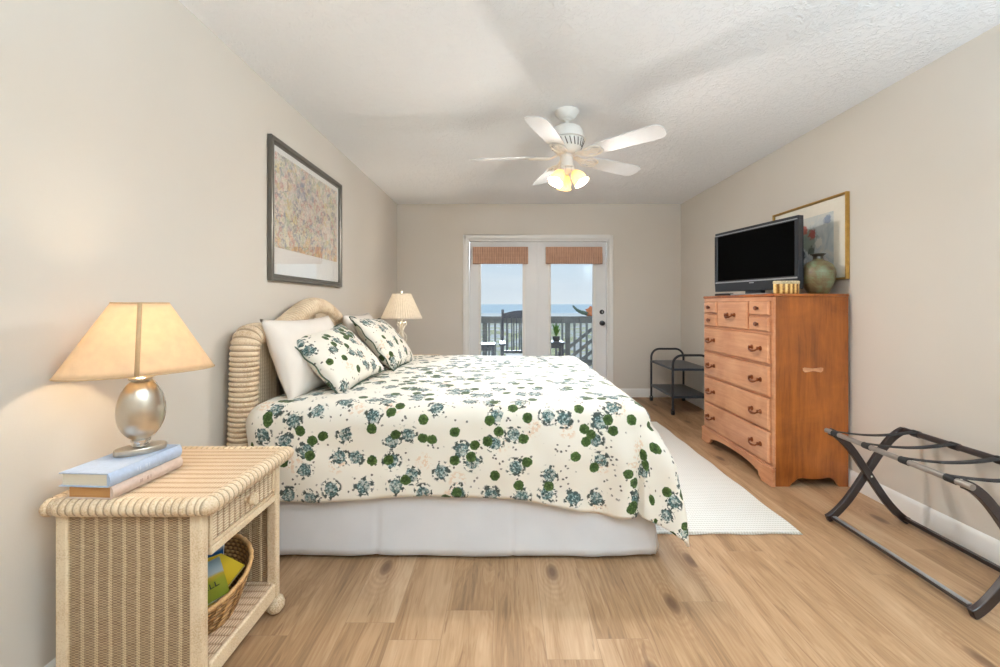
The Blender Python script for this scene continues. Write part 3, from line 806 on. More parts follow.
# ================================================================== nightstands
NX0, NX1, NY0, NY1 = -1.305, -.82, 1.17, 1.64
def nightstand(lab):
    t = thing('wicker_nightstand', lab, 'nightstand', ((NX0 + NX1) / 2, (NY0 + NY1) / 2, 0), 0, 'wicker nightstands either side of the bed')
    off = t.location
    zt = .625; x0, x1, y0, y1 = NX0 + .025, NX1 - .042, NY0 + .025, NY1 - .025
    MB(off).box(NX0 + .022, NX1 - .022, NY0 + .022, NY1 - .022, zt - .035, zt - .003).build('top', M['w_yx'], t, bevel=.004)
    loop = [(NX0 + .022, NY0 + .022), (NX1 - .022, NY0 + .022), (NX1 - .022, NY1 - .022), (NX0 + .022, NY1 - .022)]
    P = []
    for i in range(4):   # rounded corners
        a = Vector(loop[i] + (zt - .024,)); b = Vector(loop[(i + 1) % 4] + (zt - .024,)); d = (b - a).normalized()
        P += [a + d * .02, a.lerp(b, .5), b - d * .02]
    pth = resample(smooth_path(P, 12, True), .003)
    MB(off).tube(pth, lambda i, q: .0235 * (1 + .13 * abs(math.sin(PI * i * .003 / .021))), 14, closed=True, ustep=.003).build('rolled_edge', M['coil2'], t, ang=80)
    for (px, py) in ((x0, y0), (x1, y0), (x0, y1), (x1, y1)):
        sx_ = 1 if px == x0 else -1; sy_ = 1 if py == y0 else -1
        xa, xb = sorted((px, px + sx_ * .036)); ya, yb = sorted((py, py + sy_ * .030))
        MB(off).box(xa, xb, ya, yb, .062, zt - .04).build('corner_post', M['wrap2'], t, bevel=.006, seg=3)
        MB(off).lathe([(0, 0), (.02, .004), (.032, .02), (.034, .034), (.028, .052), (.014, .062), (0, .062)], (px + sx_ * .012, py + sy_ * .012, 0), 20).build('bun_foot', M['wrap'], t)
    MB(off).box(x0 + .036, x1 - .036, y0 + .004, y0 + .020, .10, zt - .04).build('side_panel', M['w_xz'], t)
    MB(off).box(x0 + .036, x1 - .036, y1 - .020, y1 - .004, .10, zt - .04).build('side_panel', M['w_xz'], t)
    MB(off).box(x0 + .004, x0 + .018, y0 + .036, y1 - .036, .10, zt - .04).build('back_panel', M['w_yz'], t)
    # shelf with rounded front edge
    MB(off).box(x0 + .02, x1 - .008, y0 + .022, y1 - .022, .098, .122).build('shelf', M['w_yx'], t)
    MB(off).box(x1 - .012, x1 + .004, y0 + .036, y1 - .036, .070, .126).build('shelf_rail', M['wrap2'], t, bevel=.006)
    MB(off).box(x0 + .036, x1 - .036, y0 + .001, y0 + .022, .070, .100).box(x0 + .036, x1 - .036, y1 - .022, y1 - .001, .070, .100).build('lower_rail', M['wrap2'], t, bevel=.004)
    dr = MB(off).box(x1 - .016, x1 - .004, y0 + .050, y1 - .050, .475, .573).build('drawer', M['w_yz'], t)
    f = MB(off)
    f.box(x1 - .012, x1 + .001, y0 + .037, y1 - .037, .462, .474).box(x1 - .012, x1 + .001, y0 + .037, y1 - .037, .573, .584)
    f.box(x1 - .012, x1 + .001, y0 + .037, y0 + .049, .474, .573).box(x1 - .012, x1 + .001, y1 - .049, y1 - .037, .474, .573)
    f.build('drawer_frame', M['wrap2'], dr, bevel=.003)
    MB(off).box(x0 + .02, x1 - .02, y0 + .022, y1 - .022, .466, .56).build('drawer_box', M['wrap'], dr)
    MB(off).box(x1 - .014, x1 + .004, y0 + .037, y1 - .037, .438, .461).build('front_rail', M['wrap2'], t, bevel=.004)
    Ry = Matrix.Rotation(PI / 2, 4, 'Y')
    MB(off).lathe([(.010, 0), (.009, .010), (.016, .016), (.020, .026), (.016, .036), (.006, .040), (0, .040)], (x1 - .004, (y0 + y1) / 2, .524), 18, M=Ry).build('knob', M['wrap2'], dr)
    return t
ns = nightstand('pale wicker nightstand with a drawer and open shelf, standing nearest the viewer')
n2 = dup_tree(ns); n2['label'] = 'pale wicker nightstand mostly hidden beyond the far side of the bed'
n2.location.y = 4.36; n2.location.x += .12
# ---- books
def book(lab, z, th, x0, x1, y0, y1, rz, cover, pages, title, tm, group='old hardcover books on the nightstand'):
    cx, cy = (x0 + x1) / 2, (y0 + y1) / 2
    t = thing('hardcover_book', lab, 'book', (cx, cy, z), rz, group)
    w, l = (x1 - x0) / 2, (y1 - y0) / 2; c = .0028
    # spine at +x; rounded
    sp = [(w - .004, 0)] + [(w + .005 * math.sin(PI * i / 8), th * i / 8) for i in range(9)] + [(w - .004, th), (w - .004, th - c), (-w, th - c), (-w, th)]
    b = MB().box(-w, w - .004, -l, l, 0, c).box(-w, w - .004, -l, l, th - c, th)
    sp = [(w - .006, 0)] + [(w - .004 + .007 * math.sin(PI * i / 10), th * i / 10) for i in range(11)] + [(w - .006, th)] + [(w - .007, th - c), (w - .007 , c)]
    b.prism(sp, -l, l, 'y'); b.build('cover', cover, t)
    MB().box(-w + .006, w - .0075, -l + .005, l - .005, c, th - c).build('page_block', pages, t)
    lettering('spine_lettering', title, th * .42, (w + .0035, -.02, th / 2), (PI / 2, 0, PI / 2), tm, t, ext=.0002)
    return t
book('taupe hardcover book with browned pages, lower of the two on the wicker nightstand', .6255, .036, -1.236, -1.096, 1.185, 1.425, R_(-3), M['cover_tan'], M['pages_brown'], 'III   II I', M['foil2'])
book('pale blue cloth hardcover book under the egg-shaped lamp', .662, .039, -1.248, -1.098, 1.178, 1.424, R_(-3), M['cover_blue'], M['pages'], 'I I   II I', M['foil'])
# ---- oval lamp
LX, LY, LZ = -1.170, 1.352, .7015
LA = R_(48)
lamp = thing('table_lamp', 'lit table lamp with brushed nickel egg-shaped body and wide ivory oval shade', 'lamp', (LX, LY, LZ), LA)
MB().lathe([(0, 0), (.98, 0), (1, .002), (1, .016), (.98, .018), (0, .018)], n=48, sx=.066, sy=.042).build('base', M['nickel'], lamp, ang=30)
MB().lathe([(.020, .018), (.024, .021), (.024, .026), (.018, .028), (.018, .032), (.026, .035), (.026, .040), (.018, .043)], n=28).build('neck', M['chrome'], lamp)
prof = []
for i in range(25):
    a = -PI / 2 + PI * i / 24; prof.append((math.cos(a) * (1 - .06 * math.sin(a)), .037 + .100 * (1 + math.sin(a))))
prof[0] = (.12, prof[0][1]); prof[-1] = (.15, prof[-1][1])
MB().lathe(prof, n=48, sx=.061, sy=.046).build('body', M['nickel'], lamp)
edge = [(.0615 * math.cos(a) * (1 - .06 * math.sin(a)), 0, .137 + .1005 * math.sin(a)) for a in [-PI / 2 + PI * i / 30 for i in range(31)]]
MB().tube(edge, .0035, 8, up=(0, 1, 0)).build('rim_band', M['chrome'], lamp)
MB().lathe([(.02, .228), (.030, .231), (.032, .238), (.026, .243), (.010, .247), (.008, .30), (.012, .305), (.012, .34)], n=24).build('socket', M['nickel'], lamp)
def oval_shade(b, z0, z1, a0, b0, a1, b1, n=64, pw=2.0, pleat=0):
    vs = []; m = 12
    for j in range(m + 1):
        q = j / m; A = a0 + (a1 - a0) * q; B = b0 + (b1 - b0) * q
        for k in range(n):
            th = 2 * PI * k / n; c_, s_ = math.cos(th), math.sin(th)
            pl = 1 + pleat * (1 if k % 2 else -1)
            vs.append((A * math.copysign(abs(c_) ** (2 / pw), c_) * pl, B * math.copysign(abs(s_) ** (2 / pw), s_) * pl, z0 + (z1 - z0) * q))
    fs = [(j * n + k, j * n + (k + 1) % n, (j + 1) * n + (k + 1) % n, (j + 1) * n + k) for j in range(m) for k in range(n)]
    return b.add(vs, fs)
S0, S1 = .257, .478
sh = oval_shade(MB(), S0, S1, .198, .118, .072, .052).build('lamp_shade', M['shade1'], lamp, solid=.0015)
for zz, aa, bb in ((S0, .1985, .1185), (S1, .0725, .0525)):
    MB().tube([(aa * math.cos(2 * PI * k / 64), bb * math.sin(2 * PI * k / 64), zz) for k in range(64)], .0022, 6, closed=True).build('shade_trim', M['shade_seam'], sh)
th = R_(-97)
for tt in (th,):
    a0 = (.200 * math.cos(tt), .120 * math.sin(tt), S0); a1 = (.074 * math.cos(tt), .054 * math.sin(tt), S1)
    d = Vector((-math.sin(tt), math.cos(tt), 0)) * .006
    MB().add([Vector(a0) - d, Vector(a0) + d, Vector(a1) + d, Vector(a1) - d], [(0, 1, 2, 3)]).build('seam_tape', M['shade_seam'], sh, solid=.001)
MB().tube([(-.074, 0, S1 - .004), (0, 0, S1 - .015), (.074, 0, S1 - .004)], .0015, 6).tube([(0, 0, .34), (0, .03, .38), (0, .032, .43), (0, 0, S1 - .015)], .0015, 6).tube([(0, 0, .34), (0, -.03, .38), (0, -.032, .43), (0, 0, S1 - .015)], .0015, 6).build('harp', M['nickel'], sh)
MB().lathe([(.012, .34), (.014, .350), (.022, .365), (.026, .385), (.022, .405), (.010, .416), (0, .418)], n=20).build('bulb', M['bulb'], lamp)
light('bulb_light', 'POINT', (0, .0, .387), 19.0, (1, .78, .54), parent=lamp, shadow_soft_size=.03)
# ---- basket with magazines
BC = (-1.03, 1.405, .1225)
bk = thing('wicker_basket', 'brown oval wicker basket of magazines on the nightstand shelf', 'basket', BC, R_(12))
vs = []; n, m = 64, 26
def bask(th, q, inner=0):
    A = (.105 + .055 * q ** .8 - inner); B = (.122 + .050 * q ** .8 - inner)
    wv = .0022 * (1 if (int(th / (2 * PI) * 32) + int(q * 20)) % 2 else -1) * (0 if inner else 1)
    zz = (.145 + .045 * (math.sin(th) * 1.0)) * q
    return ((A + wv) * math.cos(th), (B + wv) * math.sin(th), max(zz, 0))
b = MB()
vs = [bask(2 * PI * k / n, j / m) for j in range(m + 1) for k in range(n)] + [bask(2 * PI * k / n, j / m, .008) for j in range(m, 0, -1) for k in range(n)]
rows = 2 * m + 1
fs = [(j * n + k, j * n + (k + 1) % n, (j + 1) * n + (k + 1) % n, (j + 1) * n + k) for j in range(rows - 1) for k in range(n)]
fs += [tuple(range(n - 1, -1, -1)), tuple(range((rows - 1) * n, rows * n))]
b.add(vs, fs).build('woven_body', M['basket'], bk)
rim = [Vector(bask(2 * PI * k / 160, 1, .004)) + Vector((0, 0, .002)) for k in range(160)]
MB().tube(rim, lambda i, q: .0075 * (1 + .15 * math.sin(i * 1.2)), 8, closed=True).build('braided_rim', M['basket_rim'], bk, ang=80)
def magazine(lab, loc, rot, cols, w=.20, h=.27, text=None, th=.006, bend=.004):
    t = thing('magazine', lab, 'magazine', loc, 0, 'magazines in the wicker basket'); t.rotation_euler = rot
    tt = NT('magazine_cover'); x, y, z = tt.sep(tt.coords())
    f = tt.m('ADD', tt.m('DIVIDE', y, h), .5); f = tt.m('ADD', f, tt.m('MULTIPLY', tt.m('SUBTRACT', tt.noise(tt.coords(), 18, 3), .5), .12))
    mat = tt.fin(tt.ramp(f, cols), .3, 0, .5)
    fn = lambda s: (lambda a, b_: Vector(((a - .5) * w, (b_ - .5) * h, s + bend * math.sin(PI * a) - bend)))
    b = MB().grid(fn(0), 10, 2).grid(fn(th), 10, 2)
    b.build('cover', mat, t)
    MB().box(-w / 2 + .001, w / 2 - .001, -h / 2 + .001, h / 2 - .001, -bend + .0008, -bend + th - .001).build('pages', M['pages'], t)
    if text:
        for i, s in enumerate(text):
            lettering('cover_lettering', s, .030, (-w / 2 + .02 + .01 * i, .005 - .032 * i, th + .0008), (0, 0, 0), M['tvblack'], t, align='LEFT')
    return t
def mrot(tilt, spin, side=0):
    return (Matrix.Rotation(R_(side), 3, 'Y') @ Matrix.Rotation(R_(tilt), 3, 'X') @ Matrix.Rotation(R_(spin), 3, 'Z')).to_euler()
magazine('blue magazine standing at the back of the wicker basket', (-1.065, 1.47, .238), mrot(52, 20), [(0, lin(20, 70, 120)), (.8, lin(24, 84, 140)), (.9, lin(190, 200, 205)), (1, lin(30, 80, 120))], .15, .15)
magazine('yellow edged magazine in the middle of the wicker basket', (-1.02, 1.435, .228), mrot(36, -20), [(0, lin(214, 178, 40)), (.2, lin(220, 186, 50)), (.3, lin(196, 150, 20)), (1, lin(228, 196, 60))], .17, .17)
magazine('green and white magazine with dark lettering lying on top in the wicker basket', (-1.015, 1.39, .232), mrot(24, 42), [(0, lin(120, 126, 40)), (.45, lin(150, 150, 50)), (.56, lin(190, 160, 60)), (.62, lin(190, 200, 200)), (1, lin(150, 180, 190))], .155, .165, text=['NG', 'UMBELL', 'CO'])

# ---- far lamp
FX, FY = -1.05, 4.30
l2 = thing('table_lamp', 'small lit lamp with white pleated bell shade beyond the far side of the bed', 'lamp', (FX, FY, .6255))
MB().lathe([(0, 0), (.07, 0), (.072, .008), (.05, .018), (.02, .03), (.012, .05), (.02, .07), (.026, .09), (.014, .11), (.008, .13)], n=28).build('base', M['lampwhite'], l2)
MB().tube([(0, 0, .12), (0, 0, .42)], .008, 12).build('stem', M['lampwhite'], l2)
b = MB()
for s in (0, 1, 2, 3):
    a = s * PI / 2 + .6; d = Vector((math.cos(a), math.sin(a), 0))
    pth = smooth_path([d * .01 + Vector((0, 0, .14)), d * .045 + Vector((0, 0, .17)), d * .05 + Vector((0, 0, .22)), d * .015 + Vector((0, 0, .27)), d * .03 + Vector((0, 0, .32)), d * .05 + Vector((0, 0, .34)), d * .045 + Vector((0, 0, .365)), d * .028 + Vector((0, 0, .355))], 5)
    b.tube(pth, .0055, 8)
b.build('scrollwork', M['lampwhite'], l2)
s2 = oval_shade(MB(), .40, .655, .205, .205, .092, .092, n=96, pleat=.012).build('lamp_shade', M['shade2'], l2, solid=.0015, ang=15)
MB().lathe([(.004, .655), (.008, .668), (.012, .678), (.006, .690), (0, .694)], n=14).build('finial', M['lampwhite'], l2)
MB().tube([(-.092, 0, .653), (.092, 0, .653)], .002, 6).build('spider', M['lampwhite'], s2)
MB().lathe([(.012, .43), (.022, .46), (.026, .49), (.018, .52), (0, .53)], n=18).build('bulb', M['bulb'], l2)
light('bulb_light', 'POINT', (0, 0, .50), 22.0, (1, .86, .68), parent=l2, shadow_soft_size=.03)

# ================================================================== pictures
def mk_abstract():
    t = NT('abstract_painting_print'); c = t.coords(); x, y, z = t.sep(c)
    c2 = t.comb(0.0, y, z)
    n1 = t.noise(c2, 7, 6, .65, 1.8); n2 = t.noise(t.vscale(c2, (1, 1, 1), (0, 5, 3)), 16, 5, .7, 2.4); n3 = t.noise(t.vscale(c2, (1, 1, 1), (0, 1, 9)), 30, 4, .7, 3.0)
    col = t.ramp(n1, [(.30, lin(206, 204, 196)), (.40, lin(236, 224, 190)), (.47, lin(214, 216, 208)), (.53, lin(234, 206, 196)), (.58, lin(238, 234, 216)), (.68, lin(220, 186, 150))])
    acc = t.ramp(t.white(t.vor(t.mix(.06, c2, t.noise(c2, 9, 4, .6, color=True)), 24, 1, '3D', 'Color'), 'Value'), [(0, lin(110, 122, 152)), (.2, lin(198, 128, 120)), (.4, lin(216, 190, 110)), (.55, lin(170, 184, 150)), (.7, lin(236, 230, 222)), (.85, lin(120, 116, 128)), (1, lin(214, 150, 150))], 'CONSTANT')
    col = t.mix(t.m('MULTIPLY', t.step(n2, .47, .54), .62), col, acc)
    dark = t.m('MULTIPLY', t.m('SUBTRACT', 1.0, t.step(t.m('ABSOLUTE', t.m('SUBTRACT', n3, .5)), .006, .022)), .55)
    # concentrate the dark drawing near the figure
    q = t.n('ShaderNodeVectorMath'); q.operation = 'DISTANCE'; t.set(q.inputs[0], t.comb(0.0, y, t.m('MULTIPLY', z, .7))); q.inputs[1].default_value = (0, -.1, .38)
    wgt = t.step(q.outputs['Value'], .42, .06)
    col = t.mix(t.m('MULTIPLY', dark, t.m('MULTIPLY_ADD', wgt, 1.5, .45)), col, lin(52, 56, 62))
    q = t.n('ShaderNodeVectorMath'); q.operation = 'DISTANCE'; t.set(q.inputs[0], t.comb(0.0, y, z)); q.inputs[1].default_value = (0, -.12, .62)
    col = t.mix(t.m('MULTIPLY', t.step(t.m('ADD', q.outputs['Value'], t.m('MULTIPLY', t.m('SUBTRACT', n1, .5), .25)), .07, .02), .65), col, lin(96, 108, 150))
    gold = t.m('MULTIPLY', t.step(z, .38, .2), t.step(n1, .45, .55)); col = t.mix(t.m('MULTIPLY', gold, .5), col, lin(224, 178, 110))
    return t.fin(col, .7, 0, .2)
PY0, PY1, PZ0, PZ1 = 2.40, 3.445, 1.312, 2.150
pc = thing('framed_picture', 'large abstract print in a pewter frame hung above the wicker headboard', 'picture', (XL, (PY0 + PY1) / 2, PZ0))
off = pc.location; fw = .040
b = MB(off)
def frame_members(b, X0, X1, y0, y1, z0, z1, w, lip):
    prof = lambda s: s
    # mitred rectangular frame with stepped section
    for (ya, za, yb, zb, dy, dz) in ((y0, z0, y1, z0, 0, 1), (y1, z0, y1, z1, -1, 0), (y1, z1, y0, z1, 0, -1), (y0, z1, y0, z0, 1, 0)):
        ty, tz = (yb - ya), (zb - za); L = math.hypot(ty, tz); ty /= L; tz /= L
        def P(a, d, x): return (x, ya + ty * a + dy * d, za + tz * a + dz * d)
        sec = [(0, X0), (0, X1 - lip * .3), (w * .18, X1), (w * .62, X1 - lip * .2), (w * .8, X1 - lip), (w, X1 - lip), (w, X0)]
        vs = [P(d, d, x) for d, x in sec] + [P(L - d, d, x) for d, x in sec]; n = len(sec)
        b.add(vs, [(i, (i + 1) % n, (i + 1) % n + n, i + n) for i in range(n)])
frame_members(b, XL + .002, XL + .030, PY0, PY1, PZ0, PZ1, fw, .010)
b.build('frame', M['frame_dark'], pc, ang=20)
MB(off).box(XL + .004, XL + .010, PY0 + .03, PY1 - .03, PZ0 + .03, PZ1 - .03).build('mat_board', M['mat_white'], pc)
MB(off).box(XL + .0102, XL + .0115, PY0 + .062, PY1 - .075, PZ0 + .20, PZ1 - .075).build('abstract_print', mk_abstract(), pc)
MB(off).box(XL + .014, XL + .0155, PY0 + .03, PY1 - .03, PZ0 + .03, PZ1 - .03).build('glazing', M['picglass'], pc, smooth=False)

def mk_floralart():
    t = NT('flower_vase_painting'); c = t.coords(); x, y, z = t.sep(c)
    c2 = t.comb(0.0, y, z)
    n = t.noise(c2, 8, 5, .6, 1.0)
    col = t.ramp(n, [(.3, lin(176, 186, 188)), (.5, lin(206, 210, 208)), (.7, lin(222, 218, 206))])
    def spot(col, py, pz, r, color, s=.9):
        q = t.n('ShaderNodeVectorMath'); q.operation = 'DISTANCE'; t.set(q.inputs[0], c2); q.inputs[1].default_value = (0, py, pz)
        d = t.m('ADD', q.outputs['Value'], t.m('MULTIPLY', t.m('SUBTRACT', t.noise(c2, 40, 4), .5), r * 1.4))
        return t.mix(t.m('MULTIPLY', t.step(d, r, r * .6), s), col, lin(*color))
    col = spot(col, -.02, .30, .10, (120, 136, 110), .7); col = spot(col, -.06, .34, .045, (168, 84, 76))
    col = spot(col, .02, .38, .04, (196, 110, 96)); col = spot(col, -.12, .27, .04, (236, 232, 220)); col = spot(col, -.05, .22, .04, (92, 100, 92))
    col = spot(col, -.20, .42, .04, (110, 128, 160), .7); col = spot(col, -.18, .12, .045, (240, 238, 232)); col = spot(col, .05, .20, .05, (80, 92, 100))
    col = spot(col, .10, .34, .05, (210, 160, 120), .8); col = spot(col, .0, .10, .06, (104, 118, 134), .8)
    return t.fin(col, .7, 0, .2)
QY0, QY1, QZ0, QZ1 = 2.715, 3.46, 1.338, 1.905
pc = thing('framed_picture', 'flower painting in a thin gold frame on the right wall behind the television', 'picture', (XR, (QY0 + QY1) / 2, QZ0))
off = pc.location
def mirror_members(y0, y1, z0, z1, w, lip, X0, X1):
    b = MB(off); c = MB(); frame_members(c, -X0, -X1, y0, y1, z0, z1, w, lip)
    return b.add([(-p.x, p.y, p.z) for p in c.v], c.f)
mirror_members(QY0, QY1, QZ0, QZ1, .013, .006, XR - .002, XR - .028).build('frame', M['frame_gold'], pc, ang=20)
MB(off).box(XR - .012, XR - .006, QY0 + .016, QY1 - .016, QZ0 + .016, QZ1 - .016).build('mat_board', M['mat_cream'], pc)
MB(off).box(XR - .0135, XR - .0122, QY0 + .12, QY1 - .12, QZ0 + .09, QZ1 - .10).build('flower_painting', mk_floralart(), pc)

# ================================================================== chest of drawers
CX0, CX1, CY0, CY1, CZ = 1.736, 2.215, 2.700, 3.652, 1.243
ch = thing('chest_of_drawers', 'tall amber maple chest of drawers against the right wall', 'chest of drawers', ((CX0 + CX1) / 2, (CY0 + CY1) / 2, 0))
off = ch.location
def side_outline():
    y = []
    pts = [(CX0 + .012, 0), (CX0 + .10, 0), (CX0 + .115, .022), (CX0 + .13, .030), (CX0 + .145, .046), (CX0 + .175, .056), (CX0 + .22, .050), (CX0 + .26, .048), (CX0 + .31, .050), (CX0 + .345, .058), (CX0 + .375, .052), (CX0 + .392, .036), (CX0 + .405, .012), (CX0 + .42, 0), (CX1, 0), (CX1, CZ - .02), (CX0 + .012, CZ - .02)]
    return pts
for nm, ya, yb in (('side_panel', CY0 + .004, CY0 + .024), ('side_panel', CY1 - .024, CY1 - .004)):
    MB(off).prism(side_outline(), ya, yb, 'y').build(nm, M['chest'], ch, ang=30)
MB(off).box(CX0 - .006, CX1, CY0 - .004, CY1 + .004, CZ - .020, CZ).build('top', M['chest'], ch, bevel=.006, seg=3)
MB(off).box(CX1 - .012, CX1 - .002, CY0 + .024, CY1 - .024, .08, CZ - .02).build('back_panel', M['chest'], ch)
MB(off).box(CX0 + .02, CX1 - .012, CY0 + .024, CY1 - .024, .11, .125).build('bottom_panel', M['chest'], ch)
fr = MB(off)
rows = [(1.100, 1.196), (.992, 1.090), (.782, .976), (.571, .768), (.352, .557), (.137, .340)]
FX0 = CX0 + .002
zs = [(.122, .137), (.340, .352), (.557, .571), (.768, .782), (.976, .992), (1.196, CZ - .02)]
for z0, z1 in zs: fr.box(FX0, FX0 + .02, CY0 + .024, CY1 - .024, z0, z1)
YC1, YC2 = 3.401, 2.968
for ya in (YC1, YC2): fr.box(FX0, FX0 + .02, ya - .009, ya + .009, .992, 1.196)
for ya, yb in ((CY0 + .004, CY0 + .034), (CY1 - .034, CY1 - .004)): fr.box(FX0, FX0 + .010, ya, yb, .122, CZ - .02)
fr.box(FX0, FX0 + .018, CY0 + .034, YC2 - .009, 1.090, 1.100).box(FX0, FX0 + .018, YC1 + .009, CY1 - .034, 1.090, 1.100)
fr.build('face_frame', M['chest_f'], ch)
# apron with bracket feet and base moulding
def apron():
    y0, y1 = CY0 - .004, CY1 + .004; L = y1 - y0
    half = [(0, 0), (.12, 0), (.128, .014), (.145, .020), (.148, .038), (.160, .052), (.182, .050), (.192, .058), (.26, .070), (.36, .078), (L / 2, .080)]
    bot = [(y0 + a, z) for a, z in half] + [(y1 - a, z) for a, z in reversed(half[:-1])]
    return bot + [(y1, .108), (y0, .108)]
ap = MB(off).prism(apron(), CX0 - .016, CX0 + .004, 'x').build('apron', M['chest_f'], ch, ang=30)
MB(off).box(CX0 - .020, CX0 + .006, CY0 - .008, CY1 + .008, .108, .116).box(CX0 - .012, CX0 + .006, CY0 - .002, CY1 + .002, .116, .124).build('base_moulding', M['chest_f'], ch, bevel=.003)
for z0, z1 in ((0, .012),):
    MB(off).box(CX0 - .022, CX0 - .016, CY0 - .004, CY0 + .108, z0, .016).box(CX0 - .022, CX0 - .016, CY1 - .108, CY1 + .004, z0, .016).build('foot_moulding', M['chest_f'], ch, bevel=.002)
Rm = Matrix.Rotation(-PI / 2, 4, 'Y')
def drawer(y0, y1, z0, z1, pulls):
    # raised lipped front
    x = FX0; b = MB(off); i = .008; e_ = .010
    vs = [(x - .001, y0, z0), (x - .001, y1, z0), (x - .001, y1, z1), (x - .001, y0, z1),
          (x - .012, y0, z0), (x - .012, y1, z0), (x - .012, y1, z1), (x - .012, y0, z1),
          (x - .021, y0 + e_, z0 + i), (x - .021, y1 - e_, z0 + i), (x - .021, y1 - e_, z1 - i), (x - .021, y0 + e_, z1 - i)]
    fs = [(0, 3, 2, 1), (8, 9, 10, 11)]
    for a in (0, 4):
        for k in range(4): fs.append((a + k, a + (k + 1) % 4, a + 4 + (k + 1) % 4, a + 4 + k))
    d = b.add(vs, fs).build('drawer', M['chest_f'], ch, ang=15)
    for (kind, y) in pulls:
        z = (z0 + z1) / 2
        if kind == 'knob':
            MB(off).lathe([(.008, 0), (.007, .007), (.013, .012), (.016, .019), (.012, .026), (0, .028)], (x - .0205, y, z), 18, M=Rm).build('knob', M['knob'], d)
        else:
            h = MB(off)
            for s in (-1, 1):
                h.lathe([(.017, 0), (.016, .005), (.008, .009), (.008, .015), (.012, .018), (.012, .023), (0, .026)], (x - .0205, y + s * .048, z), 16, M=Rm)
            pth = smooth_path([(x - .040, y - .048, z), (x - .050, y - .036, z - .014), (x - .054, y, z - .020), (x - .050, y + .036, z - .014), (x - .040, y + .048, z)], 6)
            h.tube(pth, lambda i, q: .0055 + .0035 * math.exp(-((q - .5) / .18) ** 2), 10).build('handle', M['brass'], d)
g = .002
for z0, z1 in rows[:2]:
    drawer(CY0 + .036, YC2 - .011, z0 + g, z1 - g, [('knob', (CY0 + .036 + YC2 - .011) / 2)])
    drawer(YC1 + .011, CY1 - .036, z0 + g, z1 - g, [('knob', (YC1 + .011 + CY1 - .036) / 2)])
drawer(YC2 + .011, YC1 - .011, rows[1][0] + g, rows[0][1] - g, [('bail', (YC1 + YC2) / 2)])
for z0, z1 in rows[2:]:
    drawer(CY0 + .036, CY1 - .036, z0 + g, z1 - g, [('bail', 2.865), ('bail', 3.487)])
bn = [(-.066, .012), (-.052, .016), (-.03, .012), (0, .009), (.03, .012), (.052, .016), (.066, .012), (.064, -.006), (.05, -.016), (.03, -.012), (0, -.006), (-.03, -.012), (-.05, -.016), (-.064, -.006)]
MB(off).prism([(1.985 + a, .752 + z) for a, z in bn], CY0 + .0035, CY0 - .001, 'y').build('inlay_patch', M['chest_f'], ch, bevel=.001)

# ---- television
H_, W_ = .498, .79
pl, pr = Vector((1.782, 3.552, 1.277)), Vector((1.945, 2.78, 1.277))
d = (pr - pl); W_ = d.length; az = math.atan2(d.y, d.x)     # local x along the face, from left to right; local y = back
tv = thing('television', 'black flat screen television on top of the maple chest', 'television', ((pl.x + pr.x) / 2, (pl.y + pr.y) / 2, CZ), az)
zb = 1.277 - CZ; zt_ = zb + .49; w = W_ / 2
def bez():
    b = MB(); bw, bb, bt = .028, .085, .030
    b.box(-w, -w + bw, 0, .045, zb + bb, zt_ - bt).box(w - bw, w, 0, .045, zb + bb, zt_ - bt).box(-w, w, 0, .045, zt_ - bt, zt_).box(-w, w, 0, .045, zb, zb + bb)
    return b
bo = bez().build('bezel', M['tvblack'], tv, bevel=.004)
MB().box(-w + .02, w - .02, .012, .06, zb + .06, zt_ - .02).prism([(-w + .12, .06), (w - .12, .06), (w - .2, .075), (-w + .2, .075)], zb + .08, zt_ - .08, 'z').build('rear_shell', M['tvblack'], tv)
MB().box(-w + .028, w - .028, .006, .011, zb + .085, zt_ - .030).build('screen', M['tvscreen'], tv)
MB().box(-w + .006, w - .006, -.0015, 0, zt_ - .027, zt_ - .020).box(-w + .006, w - .006, -.0015, 0, zb + .070, zb + .080).build('silver_trim', M['silver'], bo)
MB().box(-.022, .022, -.0015, 0, zb + .056, zb + .064).build('maker_mark', M['silver'], bo)
MB().box(-.075, .075, .012, .05, .010, zb + .08).build('stand_neck', M['tvblack'], tv)
MB().prism([(-.17, -.04), (-.14, -.06), (.14, -.06), (.17, -.04), (.17, .08), (-.17, .08)], 0.0005, .010, 'z').build('stand_base', M['silver'], tv, bevel=.003)
# ---- remote
rc = thing('remote_control', 'slim black remote control on the far end of the chest top by the television', 'remote control', (1.80, 3.44, CZ + .0005), R_(12))
MB().box(-.022, .022, -.085, .085, 0, .018).build('remote_body', M['tvblack'], rc, bevel=.006, seg=3)
b = MB()
for i in range(3):
    for j in range(6): b.box(-.014 + i * .011, -.008 + i * .011, -.06 + j * .018, -.052 + j * .018, .0175, .0195)
b.build('buttons', M['silver'], rc)
# ---- box
bx = thing('trinket_box', 'small oval wicker box with a gold band in front of the television', 'box', (1.845, 2.748, CZ))
def ov(b, prof, sx_, sy_): return b.lathe(prof, n=40, sx=sx_, sy=sy_)
t_ = NT('woven_gold_box'); x, y, z = t_.sep(t_.coords())
stp = t_.m('MULTIPLY_ADD', t_.m('SINE', t_.m('MULTIPLY', x, 2 * PI / .03)), .5, .5)
f = t_.m('ADD', t_.m('MULTIPLY', stp, .6), t_.m('MULTIPLY', t_.noise(t_.coords(), 90, 3), .5))
t_.bump(f, .5, .002)
M['goldbox'] = t_.fin(t_.ramp(f, [(.25, lin(112, 70, 28)), (.5, lin(190, 140, 70)), (.8, lin(238, 200, 130))]), .45, .2, .4)
ov(MB(), [(0, .0005), (.95, .0005), (1, .004), (1, .062), (.96, .064), (0, .064)], .082, .038).build('box_body', M['goldbox'], bx)
